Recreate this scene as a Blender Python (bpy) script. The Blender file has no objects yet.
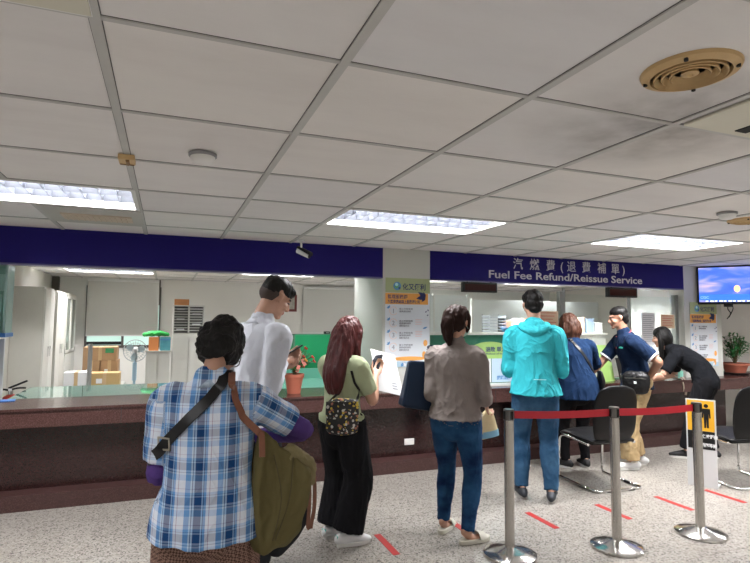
import bpy, bmesh, math, random
from mathutils import Vector, Matrix, noise
from mathutils.bvhtree import BVHTree
random.seed(7)
V = Vector
PI = math.pi
sc = bpy.context.scene
COL = sc.collection

# ------------------------------------------------------------------ camera, world, exposure
CAM_Z = 1.5
FPX = 542.0
ROT = Matrix(((0.9332, -0.0331, -0.3579), (-0.3592, -0.0629, -0.9312), (0.0083, 0.9975, -0.0706)))
cd = bpy.data.cameras.new('camera')
cd.sensor_fit = 'HORIZONTAL'; cd.sensor_width = 36.0; cd.lens = FPX / 750.0 * 36.0
cd.clip_start = 0.05; cd.clip_end = 100
cam = bpy.data.objects.new('camera', cd); COL.objects.link(cam)
q = ROT.to_quaternion().normalized()
cam.matrix_world = Matrix.Translation((0, 0, CAM_Z)) @ q.to_matrix().to_4x4()
sc.camera = cam
RM = q.to_matrix()

w = bpy.data.worlds.new('world'); sc.world = w; w.use_nodes = True
w.node_tree.nodes['Background'].inputs[0].default_value = (0.80, 0.86, 1.0, 1)
w.node_tree.nodes['Background'].inputs[1].default_value = 0.30
sc.view_settings.view_transform = 'Standard'
sc.view_settings.look = 'None'
sc.view_settings.gamma = 1.0
sc.view_settings.use_curve_mapping = False
sc.view_settings.exposure = 1.18

CEIL = 2.2475
TILE = 0.65
# fluorescent troffers: (cell x0, cell y0, length in tiles, watts); the lamps sit up inside the housings
TROFFERS = [(-1.49, 3.41, 34), (1.11, 3.41, 34), (3.71, 3.41, 70),
            (-1.49, 0.81, 30), (3.71, 0.81, 34),
            (-1.49, -1.79, 34), (1.11, -1.79, 34), (3.71, -1.79, 34), (6.31, 1.46, 34), (6.31, 3.41, 30), (-4.09, 2.11, 30)]
INNER = [(-1.49, 9.26, 34), (1.11, 8.61, 34), (3.71, 8.61, 40), (6.31, 8.61, 34), (-1.49, 6.66, 20), (1.11, 6.01, 14), (3.71, 6.01, 40), (5.01, 6.01, 60)]
for (x, y, wt) in TROFFERS + INNER:
    ld = bpy.data.lights.new('troffer_lamp', 'AREA'); ld.shape = 'RECTANGLE'
    ld.size = 1.20; ld.size_y = 0.030; ld.energy = wt / 3; ld.color = (1.0, 0.978, 0.968)
    for k in (-1, 0, 1):
        lo = bpy.data.objects.new('troffer_lamp', ld); COL.objects.link(lo)
        lo.location = (x + TILE, y + TILE / 2 + k * .2067, CEIL + 0.066)

def ray(px, py):
    return RM @ V((px - 375.0, -(py - 281.5), -FPX))
def at(px, py, Y):
    r = ray(px, py); return V((0, 0, CAM_Z)) + r * (Y / r.y)
def atz(px, py, z):
    r = ray(px, py); return V((0, 0, CAM_Z)) + r * ((z - CAM_Z) / r.z)

# ------------------------------------------------------------------ materials
MATS = {}
def nt(name):
    m = bpy.data.materials.new(name); m.use_nodes = True
    t = m.node_tree; b = t.nodes['Principled BSDF']
    return m, t, b
def ln(t, a, b): t.links.new(a, b)
def mat(name, col, rough=0.6, metal=0.0, var=0.0, vscale=8.0, bump=0.0, bscale=60.0, spec=0.5, coords='Object', stretch=(1, 1, 1), col2=None, coat=0.0):
    if name in MATS: return MATS[name]
    m, t, b = nt(name)
    b.inputs['Roughness'].default_value = rough; b.inputs['Metallic'].default_value = metal
    b.inputs['Specular IOR Level'].default_value = spec
    if coat: b.inputs['Coat Weight'].default_value = coat
    c = (*col, 1)
    tc = t.nodes.new('ShaderNodeTexCoord'); mp = t.nodes.new('ShaderNodeMapping')
    mp.inputs['Scale'].default_value = stretch
    ln(t, tc.outputs[coords], mp.inputs[0])
    n = t.nodes.new('ShaderNodeTexNoise'); n.inputs['Scale'].default_value = vscale; n.inputs['Detail'].default_value = 4
    ln(t, mp.outputs[0], n.inputs['Vector'])
    mx = t.nodes.new('ShaderNodeMix'); mx.data_type = 'RGBA'
    v = var
    mx.inputs['A'].default_value = tuple(max(0, x * (1 - v)) for x in col) + (1,)
    mx.inputs['B'].default_value = (tuple(min(1, x * (1 + v)) for x in col) + (1,)) if col2 is None else (*col2, 1)
    ln(t, n.outputs['Fac'], mx.inputs['Factor']); ln(t, mx.outputs['Result'], b.inputs['Base Color'])
    if bump:
        n2 = t.nodes.new('ShaderNodeTexNoise'); n2.inputs['Scale'].default_value = bscale; n2.inputs['Detail'].default_value = 3
        ln(t, mp.outputs[0], n2.inputs['Vector'])
        bp = t.nodes.new('ShaderNodeBump'); bp.inputs['Strength'].default_value = bump; bp.inputs['Distance'].default_value = 0.01
        ln(t, n2.outputs['Fac'], bp.inputs['Height']); ln(t, bp.outputs[0], b.inputs['Normal'])
    MATS[name] = m
    return m
def emis(name, col, s):
    if name in MATS: return MATS[name]
    m, t, b = nt(name); b.inputs['Base Color'].default_value = (*col, 1)
    b.inputs['Emission Color'].default_value = (*col, 1); b.inputs['Emission Strength'].default_value = s
    MATS[name] = m; return m
def glass(name, tint, fac=0.12, rough=0.02):
    m = bpy.data.materials.new(name); m.use_nodes = True; t = m.node_tree; t.nodes.clear()
    o = t.nodes.new('ShaderNodeOutputMaterial'); tr = t.nodes.new('ShaderNodeBsdfTransparent'); gl = t.nodes.new('ShaderNodeBsdfGlossy')
    tr.inputs[0].default_value = (*tint, 1); gl.inputs['Roughness'].default_value = rough; gl.inputs[0].default_value = (.9, 1, .97, 1)
    fr = t.nodes.new('ShaderNodeMath'); fr.operation = 'POWER'; fr.inputs[1].default_value = 4
    lw = t.nodes.new('ShaderNodeLayerWeight'); ln(t, lw.outputs['Facing'], fr.inputs[0])
    ad = t.nodes.new('ShaderNodeMath'); ad.operation = 'ADD'; ad.inputs[1].default_value = fac; ad.use_clamp = True
    mx = t.nodes.new('ShaderNodeMixShader')
    ln(t, fr.outputs[0], ad.inputs[0]); ln(t, ad.outputs[0], mx.inputs[0]); ln(t, tr.outputs[0], mx.inputs[1]); ln(t, gl.outputs[0], mx.inputs[2])
    ln(t, mx.outputs[0], o.inputs[0]); return m
def ramp(t, stops, interp='CONSTANT'):
    r = t.nodes.new('ShaderNodeValToRGB'); r.color_ramp.interpolation = interp
    e = r.color_ramp.elements
    while len(e) > 1: e.remove(e[-1])
    e[0].position = stops[0][0]; e[0].color = (*stops[0][1], 1)
    for p, c in stops[1:]:
        x = e.new(p); x.color = (*c, 1)
    return r

def terrazzo():
    m, t, b = nt('terrazzo'); b.inputs['Roughness'].default_value = 0.33
    tc = t.nodes.new('ShaderNodeTexCoord')
    v = t.nodes.new('ShaderNodeTexVoronoi'); v.inputs['Scale'].default_value = 110
    v2 = t.nodes.new('ShaderNodeTexVoronoi'); v2.inputs['Scale'].default_value = 60
    n = t.nodes.new('ShaderNodeTexNoise'); n.inputs['Scale'].default_value = 1.3; n.inputs['Detail'].default_value = 5
    for x in (v, v2, n): ln(t, tc.outputs['Object'], x.inputs['Vector'])
    s1 = t.nodes.new('ShaderNodeSeparateColor'); ln(t, v.outputs['Color'], s1.inputs[0])
    r1 = ramp(t, [(0, (.27, .25, .225)), (.20, (.37, .35, .32)), (.48, (.31, .29, .265)), (.66, (.42, .40, .375)), (.84, (.13, .115, .10)), (.94, (.03, .027, .024))])
    ln(t, s1.outputs[0], r1.inputs[0])
    s2 = t.nodes.new('ShaderNodeSeparateColor'); ln(t, v2.outputs['Color'], s2.inputs[0])
    r2 = ramp(t, [(0, (1, 1, 1)), (.90, (.80, .77, .74))])
    ln(t, s2.outputs[1], r2.inputs[0])
    mx = t.nodes.new('ShaderNodeMix'); mx.data_type = 'RGBA'; mx.blend_type = 'MULTIPLY'; mx.inputs['Factor'].default_value = .8
    ln(t, r1.outputs[0], mx.inputs['A']); ln(t, r2.outputs[0], mx.inputs['B'])
    r3 = ramp(t, [(.3, (.86, .85, .84)), (.7, (1, .99, .97))], 'LINEAR'); ln(t, n.outputs['Fac'], r3.inputs[0])
    m2 = t.nodes.new('ShaderNodeMix'); m2.data_type = 'RGBA'; m2.blend_type = 'MULTIPLY'; m2.inputs['Factor'].default_value = 1
    ln(t, mx.outputs['Result'], m2.inputs['A']); ln(t, r3.outputs[0], m2.inputs['B'])
    # thin slab joints
    br = t.nodes.new('ShaderNodeTexBrick'); br.offset = 0; br.inputs['Scale'].default_value = 1
    br.inputs['Brick Width'].default_value = 1.3; br.inputs['Row Height'].default_value = 1.3; br.inputs['Mortar Size'].default_value = .003
    br.inputs['Color1'].default_value = (1, 1, 1, 1); br.inputs['Color2'].default_value = (1, 1, 1, 1); br.inputs['Mortar'].default_value = (.62, .58, .54, 1)
    ln(t, tc.outputs['Object'], br.inputs['Vector'])
    m3 = t.nodes.new('ShaderNodeMix'); m3.data_type = 'RGBA'; m3.blend_type = 'MULTIPLY'; m3.inputs['Factor'].default_value = 1
    ln(t, m2.outputs['Result'], m3.inputs['A']); ln(t, br.outputs['Color'], m3.inputs['B'])
    ln(t, m3.outputs['Result'], b.inputs['Base Color'])
    return m
def granite(name, c1, c2, c3, rough=.22):
    m, t, b = nt(name); b.inputs['Roughness'].default_value = rough
    tc = t.nodes.new('ShaderNodeTexCoord'); v = t.nodes.new('ShaderNodeTexVoronoi'); v.inputs['Scale'].default_value = 190
    ln(t, tc.outputs['Object'], v.inputs['Vector'])
    s = t.nodes.new('ShaderNodeSeparateColor'); ln(t, v.outputs['Color'], s.inputs[0])
    r = ramp(t, [(0, c1), (.4, c2), (.8, c3)]); ln(t, s.outputs[0], r.inputs[0]); ln(t, r.outputs[0], b.inputs['Base Color'])
    return m
def ceiling_mat():
    m, t, b = nt('ceiling_tile'); b.inputs['Roughness'].default_value = .9; b.inputs['Specular IOR Level'].default_value = .1
    tc = t.nodes.new('ShaderNodeTexCoord')
    n = t.nodes.new('ShaderNodeTexNoise'); n.inputs['Scale'].default_value = 1.7; n.inputs['Detail'].default_value = 7; n.inputs['Roughness'].default_value = .65
    mp = t.nodes.new('ShaderNodeMapping'); mp.inputs['Scale'].default_value = (.6, 2.0, 1)
    ln(t, tc.outputs['Object'], mp.inputs[0]); ln(t, mp.outputs[0], n.inputs['Vector'])
    r = ramp(t, [(.25, (.74, .72, .715)), (.5, (.80, .785, .78)), (.75, (.84, .825, .815))], 'LINEAR'); ln(t, n.outputs['Fac'], r.inputs[0])
    # per-tile tint
    mp2 = t.nodes.new('ShaderNodeMapping'); mp2.inputs['Location'].default_value = (.195 / TILE - .03, -1.46 / TILE, 0); mp2.inputs['Scale'].default_value = (1 / TILE, 1 / TILE, 0)
    ln(t, tc.outputs['Object'], mp2.inputs[0])
    fl = t.nodes.new('ShaderNodeVectorMath'); fl.operation = 'FLOOR'; ln(t, mp2.outputs[0], fl.inputs[0])
    wn = t.nodes.new('ShaderNodeTexWhiteNoise'); ln(t, fl.outputs[0], wn.inputs[0])
    r2 = ramp(t, [(0, (.93, .94, .97)), (.5, (1, .98, .955)), (1, (1, 1, 1))], 'LINEAR'); ln(t, wn.outputs['Value'], r2.inputs[0])
    mx = t.nodes.new('ShaderNodeMix'); mx.data_type = 'RGBA'; mx.blend_type = 'MULTIPLY'; mx.inputs['Factor'].default_value = 1
    ln(t, r.outputs[0], mx.inputs['A']); ln(t, r2.outputs[0], mx.inputs['B'])
    # soot-like stain by the round diffuser
    dn = t.nodes.new('ShaderNodeVectorMath'); dn.operation = 'DISTANCE'; dn.inputs[1].default_value = (1.78, 1.50, CEIL)
    ln(t, tc.outputs['Object'], dn.inputs[0])
    mr = t.nodes.new('ShaderNodeMapRange'); mr.inputs['From Min'].default_value = .05; mr.inputs['From Max'].default_value = .60
    mr.inputs['To Min'].default_value = 1; mr.inputs['To Max'].default_value = 0; ln(t, dn.outputs['Value'], mr.inputs[0])
    n3 = t.nodes.new('ShaderNodeTexNoise'); n3.inputs['Scale'].default_value = 9; n3.inputs['Detail'].default_value = 8; ln(t, tc.outputs['Object'], n3.inputs['Vector'])
    mu = t.nodes.new('ShaderNodeMath'); mu.operation = 'MULTIPLY'; ln(t, mr.outputs[0], mu.inputs[0]); ln(t, n3.outputs['Fac'], mu.inputs[1])
    m2 = t.nodes.new('ShaderNodeMix'); m2.data_type = 'RGBA'; m2.blend_type = 'MULTIPLY'
    m2.inputs['B'].default_value = (.18, .17, .16, 1); ln(t, mu.outputs[0], m2.inputs['Factor']); ln(t, mx.outputs['Result'], m2.inputs['A'])
    # small dark specks
    vo = t.nodes.new('ShaderNodeTexVoronoi'); vo.inputs['Scale'].default_value = 3.1; ln(t, tc.outputs['Object'], vo.inputs['Vector'])
    lt = t.nodes.new('ShaderNodeMath'); lt.operation = 'LESS_THAN'; lt.inputs[1].default_value = .012; ln(t, vo.outputs['Distance'], lt.inputs[0])
    m4 = t.nodes.new('ShaderNodeMix'); m4.data_type = 'RGBA'; m4.inputs['B'].default_value = (.2, .18, .16, 1)
    ln(t, lt.outputs[0], m4.inputs['Factor']); ln(t, m2.outputs['Result'], m4.inputs['A'])
    ln(t, m4.outputs['Result'], b.inputs['Base Color'])
    return m

MT = terrazzo()
M_CEIL = ceiling_mat()
M_GRID = mat('grid_paint', (.52, .515, .50), .6, var=.08)
M_GRIDD = mat('grid_gap', (.12, .12, .12), .9)
M_WALL = mat('wall_paint', (.74, .72, .66), .7, var=.04, vscale=2)
M_WALLW = mat('white_wall_paint', (.80, .79, .75), .7, var=.03, vscale=2)
M_PILLAR = mat('pillar_paint', (.58, .59, .55), .6, var=.03, vscale=3)
M_SIGN = mat('sign_blue', (.013, .009, .14), .55, var=.05, spec=.15)
M_LETTER = mat('sign_letter', (.66, .65, .70), .5)
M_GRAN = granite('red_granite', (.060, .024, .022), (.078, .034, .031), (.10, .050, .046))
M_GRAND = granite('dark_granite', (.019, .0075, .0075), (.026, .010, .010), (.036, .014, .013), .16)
M_TEALG = mat('teal_glass_top', (.20, .42, .34), .06, var=.05, coat=.5)
M_STEEL = mat('brushed_steel', (.50, .48, .45), .24, .95, var=.1, vscale=30, stretch=(8, 8, .6))
M_CHROME = mat('chrome', (.75, .75, .75), .08, 1.0)
M_BLACKP = mat('black_plastic', (.010, .010, .011), .42, spec=.3)
M_BLACKL = mat('black_leatherette', (.008, .008, .009), .42, bump=.15, bscale=120, spec=.25)
M_WHITEP = mat('white_plastic', (.78, .78, .76), .4)
M_PAPER = mat('white_paper', (.82, .83, .85), .6)
M_CAB = mat('cabinet_enamel', (.55, .54, .49), .45, var=.04)
M_CABL = mat('cabinet_light_enamel', (.66, .66, .62), .45, var=.04)
M_DARK = mat('dark_gap', (.02, .02, .02), .8)
M_CARD = mat('cardboard', (.46, .29, .16), .8, var=.08, vscale=12)
M_TAPE = mat('parcel_tape', (.60, .43, .24), .3)
M_GREENP = mat('green_felt', (.012, .34, .13), .85, var=.08, bump=.1, bscale=300)
M_TERRA = mat('terracotta', (.46, .14, .085), .6, var=.1)
M_SOIL = mat('soil', (.05, .035, .025), .95, bump=.5)
M_LEAF = mat('leaf_green', (.045, .16, .035), .45, var=.4, vscale=25)
M_RED = mat('red_belt', (.48, .008, .022), .5, var=.08, vscale=20)
M_REDT = mat('red_floor_tape', (.38, .012, .012), .5, var=.15, vscale=30)
M_TAN = mat('aged_tan_plastic', (.56, .38, .18), .5, var=.15, vscale=6)
M_SKIN = mat('skin', (.50, .28, .195), .5, var=.06, vscale=14)
M_SKIN2 = mat('tanned_skin', (.36, .185, .12), .5, var=.06, vscale=14)
M_LIP = mat('lips', (.42, .14, .11), .45)
M_EYE = mat('eyes_and_brows', (.03, .02, .018), .3)
M_HAIR = mat('black_hair', (.006, .0055, .0055), .45, var=.5, vscale=90, bump=.6, bscale=90, stretch=(1, 1, .25), spec=.22)
M_HAIRB = mat('dark_brown_hair', (.022, .010, .008), .5, var=.5, vscale=90, bump=.6, bscale=90, stretch=(1, 1, .2), spec=.12)
M_HAIRR = mat('reddish_brown_hair', (.075, .013, .013), .4, var=.7, vscale=70, bump=.8, bscale=80, stretch=(1, 1, .12), spec=.35)

# ------------------------------------------------------------------ mesh helpers
def NB(): return bmesh.new()
def link(name, me, m=None, parent=None):
    o = bpy.data.objects.new(name, me); COL.objects.link(o)
    if m is not None:
        for x in (m if isinstance(m, (list, tuple)) else [m]): me.materials.append(x)
    if parent is not None: o.parent = parent
    return o
def obj(name, bm, m, parent=None, smooth=False, bevel=0, loc=None, rot=None):
    bmesh.ops.recalc_face_normals(bm, faces=bm.faces)
    if smooth:
        for f in bm.faces: f.smooth = True
        if smooth != 'all':
            for e in bm.edges:
                if len(e.link_faces) == 2 and e.calc_face_angle(0) > 0.7: e.smooth = False
    me = bpy.data.meshes.new(name); bm.to_mesh(me); bm.free()
    o = link(name, me, m, parent)
    if bevel:
        b = o.modifiers.new('bevel', 'BEVEL'); b.width = bevel; b.segments = 2; b.limit_method = 'ANGLE'
    if loc is not None: o.location = loc
    if rot is not None: o.rotation_euler = rot
    return o
def tag(o, label=None, cat=None, group=None, kind=None):
    if label: o['label'] = label
    if cat: o['category'] = cat
    if group: o['group'] = group
    if kind: o['kind'] = kind
    return o
def thing(name, label, cat, loc=(0, 0, 0), rz=0, group=None, kind=None):
    o = bpy.data.objects.new(name, None); COL.objects.link(o); o.location = loc; o.rotation_euler = (0, 0, rz)
    o.empty_display_size = .1
    return tag(o, label, cat, group, kind)
def struct(name, bm, m, parent=None, **k):
    o = obj(name, bm, m, parent, **k)
    if parent is None: o['kind'] = 'structure'
    return o
def box(bm, a, b, M=None):
    x0, y0, z0 = a; x1, y1, z1 = b
    vs = [bm.verts.new((M @ V(p)) if M else p) for p in ((x0, y0, z0), (x1, y0, z0), (x1, y1, z0), (x0, y1, z0), (x0, y0, z1), (x1, y0, z1), (x1, y1, z1), (x0, y1, z1))]
    fs = []
    for f in ((0, 3, 2, 1), (4, 5, 6, 7), (0, 1, 5, 4), (1, 2, 6, 5), (2, 3, 7, 6), (3, 0, 4, 7)): fs.append(bm.faces.new([vs[i] for i in f]))
    return fs
def bx(name, a, b, m, parent=None, bevel=0, **k):
    bm = NB(); box(bm, a, b); return obj(name, bm, m, parent, bevel=bevel, **k)
def frame_of(t, side):
    t = t.normalized(); s = V(side) - t * V(side).dot(t)
    if s.length < 1e-4: s = t.orthogonal()
    s.normalize(); return s, t.cross(s)
def catmull(P, sub):
    out = []; n = len(P)
    for i in range(n - 1):
        p0 = P[max(i - 1, 0)]; p1 = P[i]; p2 = P[i + 1]; p3 = P[min(i + 2, n - 1)]
        for k in range(sub):
            t = k / sub
            out.append([0.5 * ((2 * b) + (-a + c) * t + (2 * a - 5 * b + 4 * c - d) * t * t + (-a + 3 * b - 3 * c + d) * t ** 3) for a, b, c, d in zip(p0, p1, p2, p3)])
    out.append(list(P[-1])); return out
def loft(bm, st, side=(1, 0, 0), seg=16, sub=4, caps=('round', 'round'), closed=True):
    """st: (centre, a, b) elliptical stations; a along the side axis."""
    P = [[*V(c), a, b] for c, a, b in st]
    if sub > 1 and len(P) > 1: P = catmull(P, sub)
    C = [V(p[:3]) for p in P]; A = [max(p[3], .0008) for p in P]; B = [max(p[4], .0008) for p in P]
    n = len(C); rings = []
    def tang(i): return (C[min(i + 1, n - 1)] - C[max(i - 1, 0)])
    def ring(c, t, a, b):
        s, u = frame_of(t, side)
        return [bm.verts.new(c + s * (a * math.cos(2 * PI * k / seg)) + u * (b * math.sin(2 * PI * k / seg))) for k in range(seg)]
    t0 = (C[1] - C[0]).normalized(); t1 = (C[-1] - C[-2]).normalized()
    if caps[0] == 'round':
        for ph in (80, 55, 28):
            r = math.radians(ph); rings.append(ring(C[0] - t0 * (min(A[0], B[0]) * math.sin(r)), t0, A[0] * math.cos(r), B[0] * math.cos(r)))
    for i in range(n): rings.append(ring(C[i], tang(i), A[i], B[i]))
    if caps[1] == 'round':
        for ph in (28, 55, 80):
            r = math.radians(ph); rings.append(ring(C[-1] + t1 * (min(A[-1], B[-1]) * math.sin(r)), t1, A[-1] * math.cos(r), B[-1] * math.cos(r)))
    for a, b in zip(rings[:-1], rings[1:]):
        for k in range(seg): bm.faces.new((a[k], a[(k + 1) % seg], b[(k + 1) % seg], b[k]))
    if closed:
        bm.faces.new(list(reversed(rings[0]))); bm.faces.new(rings[-1])
def tube(bm, pts, r, seg=10, sub=4, side=(0, .01, 1), caps=('flat', 'flat')):
    loft(bm, [(p, r, r) for p in pts], side, seg, sub, caps)
def cyl(bm, p0, p1, r0, r1=None, seg=24):
    loft(bm, [(p0, r0, r0), (p1, r0 if r1 is None else r1, r0 if r1 is None else r1)], (1, 0, .01), seg, 1, ('flat', 'flat'))
def strap(bm, pts, wdt, thk, side, sub=5):
    loft(bm, [(p, wdt / 2, thk / 2) for p in pts], side, 8, sub, ('flat', 'flat'))
def lathe(bm, prof, c=(0, 0, 0), seg=32):
    c = V(c); rings = []
    for r, z in prof: rings.append([bm.verts.new(c + V((r * math.cos(2 * PI * k / seg), r * math.sin(2 * PI * k / seg), z))) for k in range(seg)])
    for a, b in zip(rings[:-1], rings[1:]):
        for k in range(seg): bm.faces.new((a[k], a[(k + 1) % seg], b[(k + 1) % seg], b[k]))
    bm.faces.new(list(reversed(rings[0]))); bm.faces.new(rings[-1])
def prism(bm, poly, o, ux, uy, thick):
    """closed outline poly (2d) in the plane o + ux*x + uy*y, with a thickness along ux x uy."""
    o, ux, uy = V(o), V(ux).normalized(), V(uy).normalized(); nn = ux.cross(uy).normalized()
    a = [bm.verts.new(o + ux * x + uy * y) for x, y in poly]; b = [bm.verts.new(o + ux * x + uy * y + nn * thick) for x, y in poly]
    bm.faces.new(list(reversed(a))); bm.faces.new(b)
    for i in range(len(a)):
        j = (i + 1) % len(a); bm.faces.new((a[i], a[j], b[j], b[i]))
def ell(bm, c, r, basis=None, sub=3):
    M = Matrix.Diagonal((r[0], r[1], r[2], 1))
    if basis: M = basis.to_4x4() @ M
    bmesh.ops.create_icosphere(bm, subdivisions=sub, radius=1, matrix=Matrix.Translation(V(c)) @ M)
def text(name, s, loc, size, m, parent, rot=(PI / 2, 0, 0), width=None, align='LEFT', bold=0.0, depth=.002, yscale=1.0):
    cu = bpy.data.curves.new(name, 'FONT'); cu.body = s; cu.size = size; cu.align_x = align; cu.extrude = depth / 2; cu.offset = bold
    cu.resolution_u = 3
    t = bpy.data.objects.new(name, cu); COL.objects.link(t)
    dg = bpy.context.evaluated_depsgraph_get(); dg.update()
    me = bpy.data.meshes.new_from_object(t.evaluated_get(dg)); bpy.data.objects.remove(t)
    if width and len(me.vertices):
        xs = [v.co.x for v in me.vertices]; k = width / (max(xs) - min(xs))
        x0 = min(xs) if align == 'LEFT' else 0
        for v in me.vertices: v.co.x = (v.co.x - x0) * k
    for v in me.vertices: v.co.y *= yscale
    me.materials.clear()
    o = link(name, me, m, parent); o.location = loc; o.rotation_euler = rot
    return o
def blob(name, bm, m, parent, voxel=.008, smooth=3, fold=None, decimate=None, attr=None, matfn=None):
    """fuses overlapping closed shapes into one continuous skin."""
    bmesh.ops.recalc_face_normals(bm, faces=bm.faces)
    me = bpy.data.meshes.new(name); bm.to_mesh(me); bm.free()
    t = bpy.data.objects.new('tmp', me); COL.objects.link(t)
    md = t.modifiers.new('r', 'REMESH'); md.mode = 'VOXEL'; md.voxel_size = voxel
    if smooth:
        s = t.modifiers.new('s', 'SMOOTH'); s.factor = .5; s.iterations = smooth
    dg = bpy.context.evaluated_depsgraph_get(); dg.update()
    out = bpy.data.meshes.new_from_object(t.evaluated_get(dg)); bpy.data.objects.remove(t)
    if fold:
        ns = [v.normal.copy() for v in out.vertices]
        for v, n in zip(out.vertices, ns): v.co += n * fold(v.co, n)
    out.polygons.foreach_set('use_smooth', [True] * len(out.polygons))
    if attr:
        a = out.attributes.new('cloth', 'FLOAT_VECTOR', 'POINT')
        for i, v in enumerate(out.vertices): a.data[i].vector = attr(v.co)
    out.materials.clear()
    o = link(name, out, m, parent)
    if matfn:
        for p in out.polygons: p.material_index = matfn(p.center, p.normal)
    out.name = name
    return o
def folds(amp=.006, s=(9, 9, 3), seed=0, fine=.0, lo=None):
    def f(co, n):
        p = V((co.x * s[0] + seed, co.y * s[1] + seed * .7, co.z * s[2]))
        a = noise.noise(p); r = 1 - abs(noise.noise(p * 1.9 + V((5, 3, 1)))) * 2.2
        v = amp * (.55 * a + .5 * r - .2)
        if fine: v += fine * noise.noise(p * 5)
        if lo: v *= max(0.15, min(1.6, 1 + (lo - co.z) * 2))
        return v
    return f

# ------------------------------------------------------------------ room shell
X0, X1, Y0, Y1 = -4.6, 9.2, -3.2, 11.4
bm = NB(); box(bm, (X0, Y0, -.1), (X1, Y1, 0)); struct('floor', bm, MT)
# ceiling: slab pieces leave real openings for the troffers
XL = [-0.19 + TILE * k for k in range(-7, 15)]; YL = [1.46 + TILE * k for k in range(-8, 16)]
holes = set()
for (x, y, _) in TROFFERS + INNER:
    i = round((x + .20) / TILE); j = round((y - 1.46) / TILE); holes.add((i, j)); holes.add((i + 1, j))
bm = NB()
for i in range(-7, 15):
    for j in range(-8, 16):
        if (i, j) in holes: continue
        a = max(-0.19 + TILE * i, X0); b = min(-0.19 + TILE * (i + 1), X1); c = max(1.46 + TILE * j, Y0); d = min(1.46 + TILE * (j + 1), Y1)
        if b - a < .01 or d - c < .01: continue
        box(bm, (a, c, CEIL), (b, d, CEIL + .02))
ceil = struct('ceiling', bm, M_CEIL)
bm = NB(); box(bm, (X0, Y0, CEIL + .14), (X1, Y1, CEIL + .2)); obj('plenum_slab', bm, M_WALL, ceil)
bm = NB(); bm2 = NB()
mids = {}
for (x, y, _) in TROFFERS + INNER: mids.setdefault(round((x + .20) / TILE) + 1, []).append((y, y + TILE))
for i, x in enumerate(XL):
    if X0 < x < X1:
        cuts = sorted(mids.get(i - 7, [])); ya = Y0
        for c0, c1 in cuts + [(Y1, Y1)]:
            box(bm, (x - .014, ya, CEIL - .006), (x + .014, c0, CEIL + .001)); box(bm2, (x - .0165, ya, CEIL - .0015), (x + .0165, c0, CEIL + .0005)); ya = c1
for y in YL:
    if Y0 < y < Y1:
        box(bm, (X0, y - .009, CEIL - .005), (X1, y + .009, CEIL + .001)); box(bm2, (X0, y - .0115, CEIL - .0012), (X1, y + .0115, CEIL + .0005))
obj('ceiling_grid', bm, M_GRID, ceil); obj('grid_joint', bm2, M_GRIDD, ceil)
def wall(name, a, b, m=M_WALL):
    bm = NB(); box(bm, a, b); return struct(name, bm, m)
H2 = CEIL + .2
wall('wall_left', (X0 - .1, Y0, 0), (X0, 6.5, H2)); wall('wall_right', (X1, Y0, 0), (X1 + .1, Y1, H2)); wall('wall_rear', (X0, Y0 - .1, 0), (X1, Y0, H2))
wall('wall_office_left', (-2.02, 6.6, 0), (-1.92, Y1, H2), M_WALL); wall('wall_office_side', (X0, 6.5, 0), (-1.92, 6.6, H2))
WIN = (-1.40, -.10, .98, 1.20)
bm = NB()
box(bm, (-2.02, Y1, 0), (X1, Y1 + .1, WIN[2])); box(bm, (-2.02, Y1, WIN[3] + .9), (X1, Y1 + .1, H2))
box(bm, (-2.02, Y1, WIN[2]), (WIN[0], Y1 + .1, WIN[3] + .9)); box(bm, (WIN[1], Y1, WIN[2]), (X1, Y1 + .1, WIN[3] + .9))
struct('wall_back', bm, M_WALLW)
bm = NB(); 
for a, b in (((WIN[0], Y1 - .03, WIN[2] - .05), (WIN[1], Y1 + .06, WIN[2])), ((WIN[0], Y1 - .02, WIN[2]), (WIN[0] + .03, Y1 + .06, 2.1)), ((WIN[1] - .03, Y1 - .02, WIN[2]), (WIN[1], Y1 + .06, 2.1)), ((-.78, Y1 - .01, WIN[2]), (-.74, Y1 + .05, 2.1))): box(bm, a, b)
wn = struct('window_1', bm, mat('dark_window_frame', (.10, .09, .085), .4))
bm = NB(); box(bm, (WIN[0], Y1 + .05, WIN[2]), (WIN[1], Y1 + .055, 2.1))
obj('window_pane', bm, emis('daylit_frosted_pane', (.50, .68, .62), .45), wn)
bm = NB(); box(bm, (WIN[0] + .02, Y1 + .02, WIN[2] + .01), (-.78, Y1 + .03, 1.05)); obj('window_sill', bm, M_DARK, wn)
# pillars
PX0, PX1 = 2.085, 2.628
bm = NB(); box(bm, (PX0, 5.2, 0), (PX1, 6.1, CEIL)); struct('pillar', bm, M_PILLAR)
bm = NB(); box(bm, (6.362, 5.2, 0), (7.05, 5.9, CEIL)); struct('pillar', bm, M_PILLAR)
bm = NB(); box(bm, (7.05, 5.62, 0), (X1, 5.72, CEIL)); struct('wall_beside_television', bm, M_WALLW)
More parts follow.
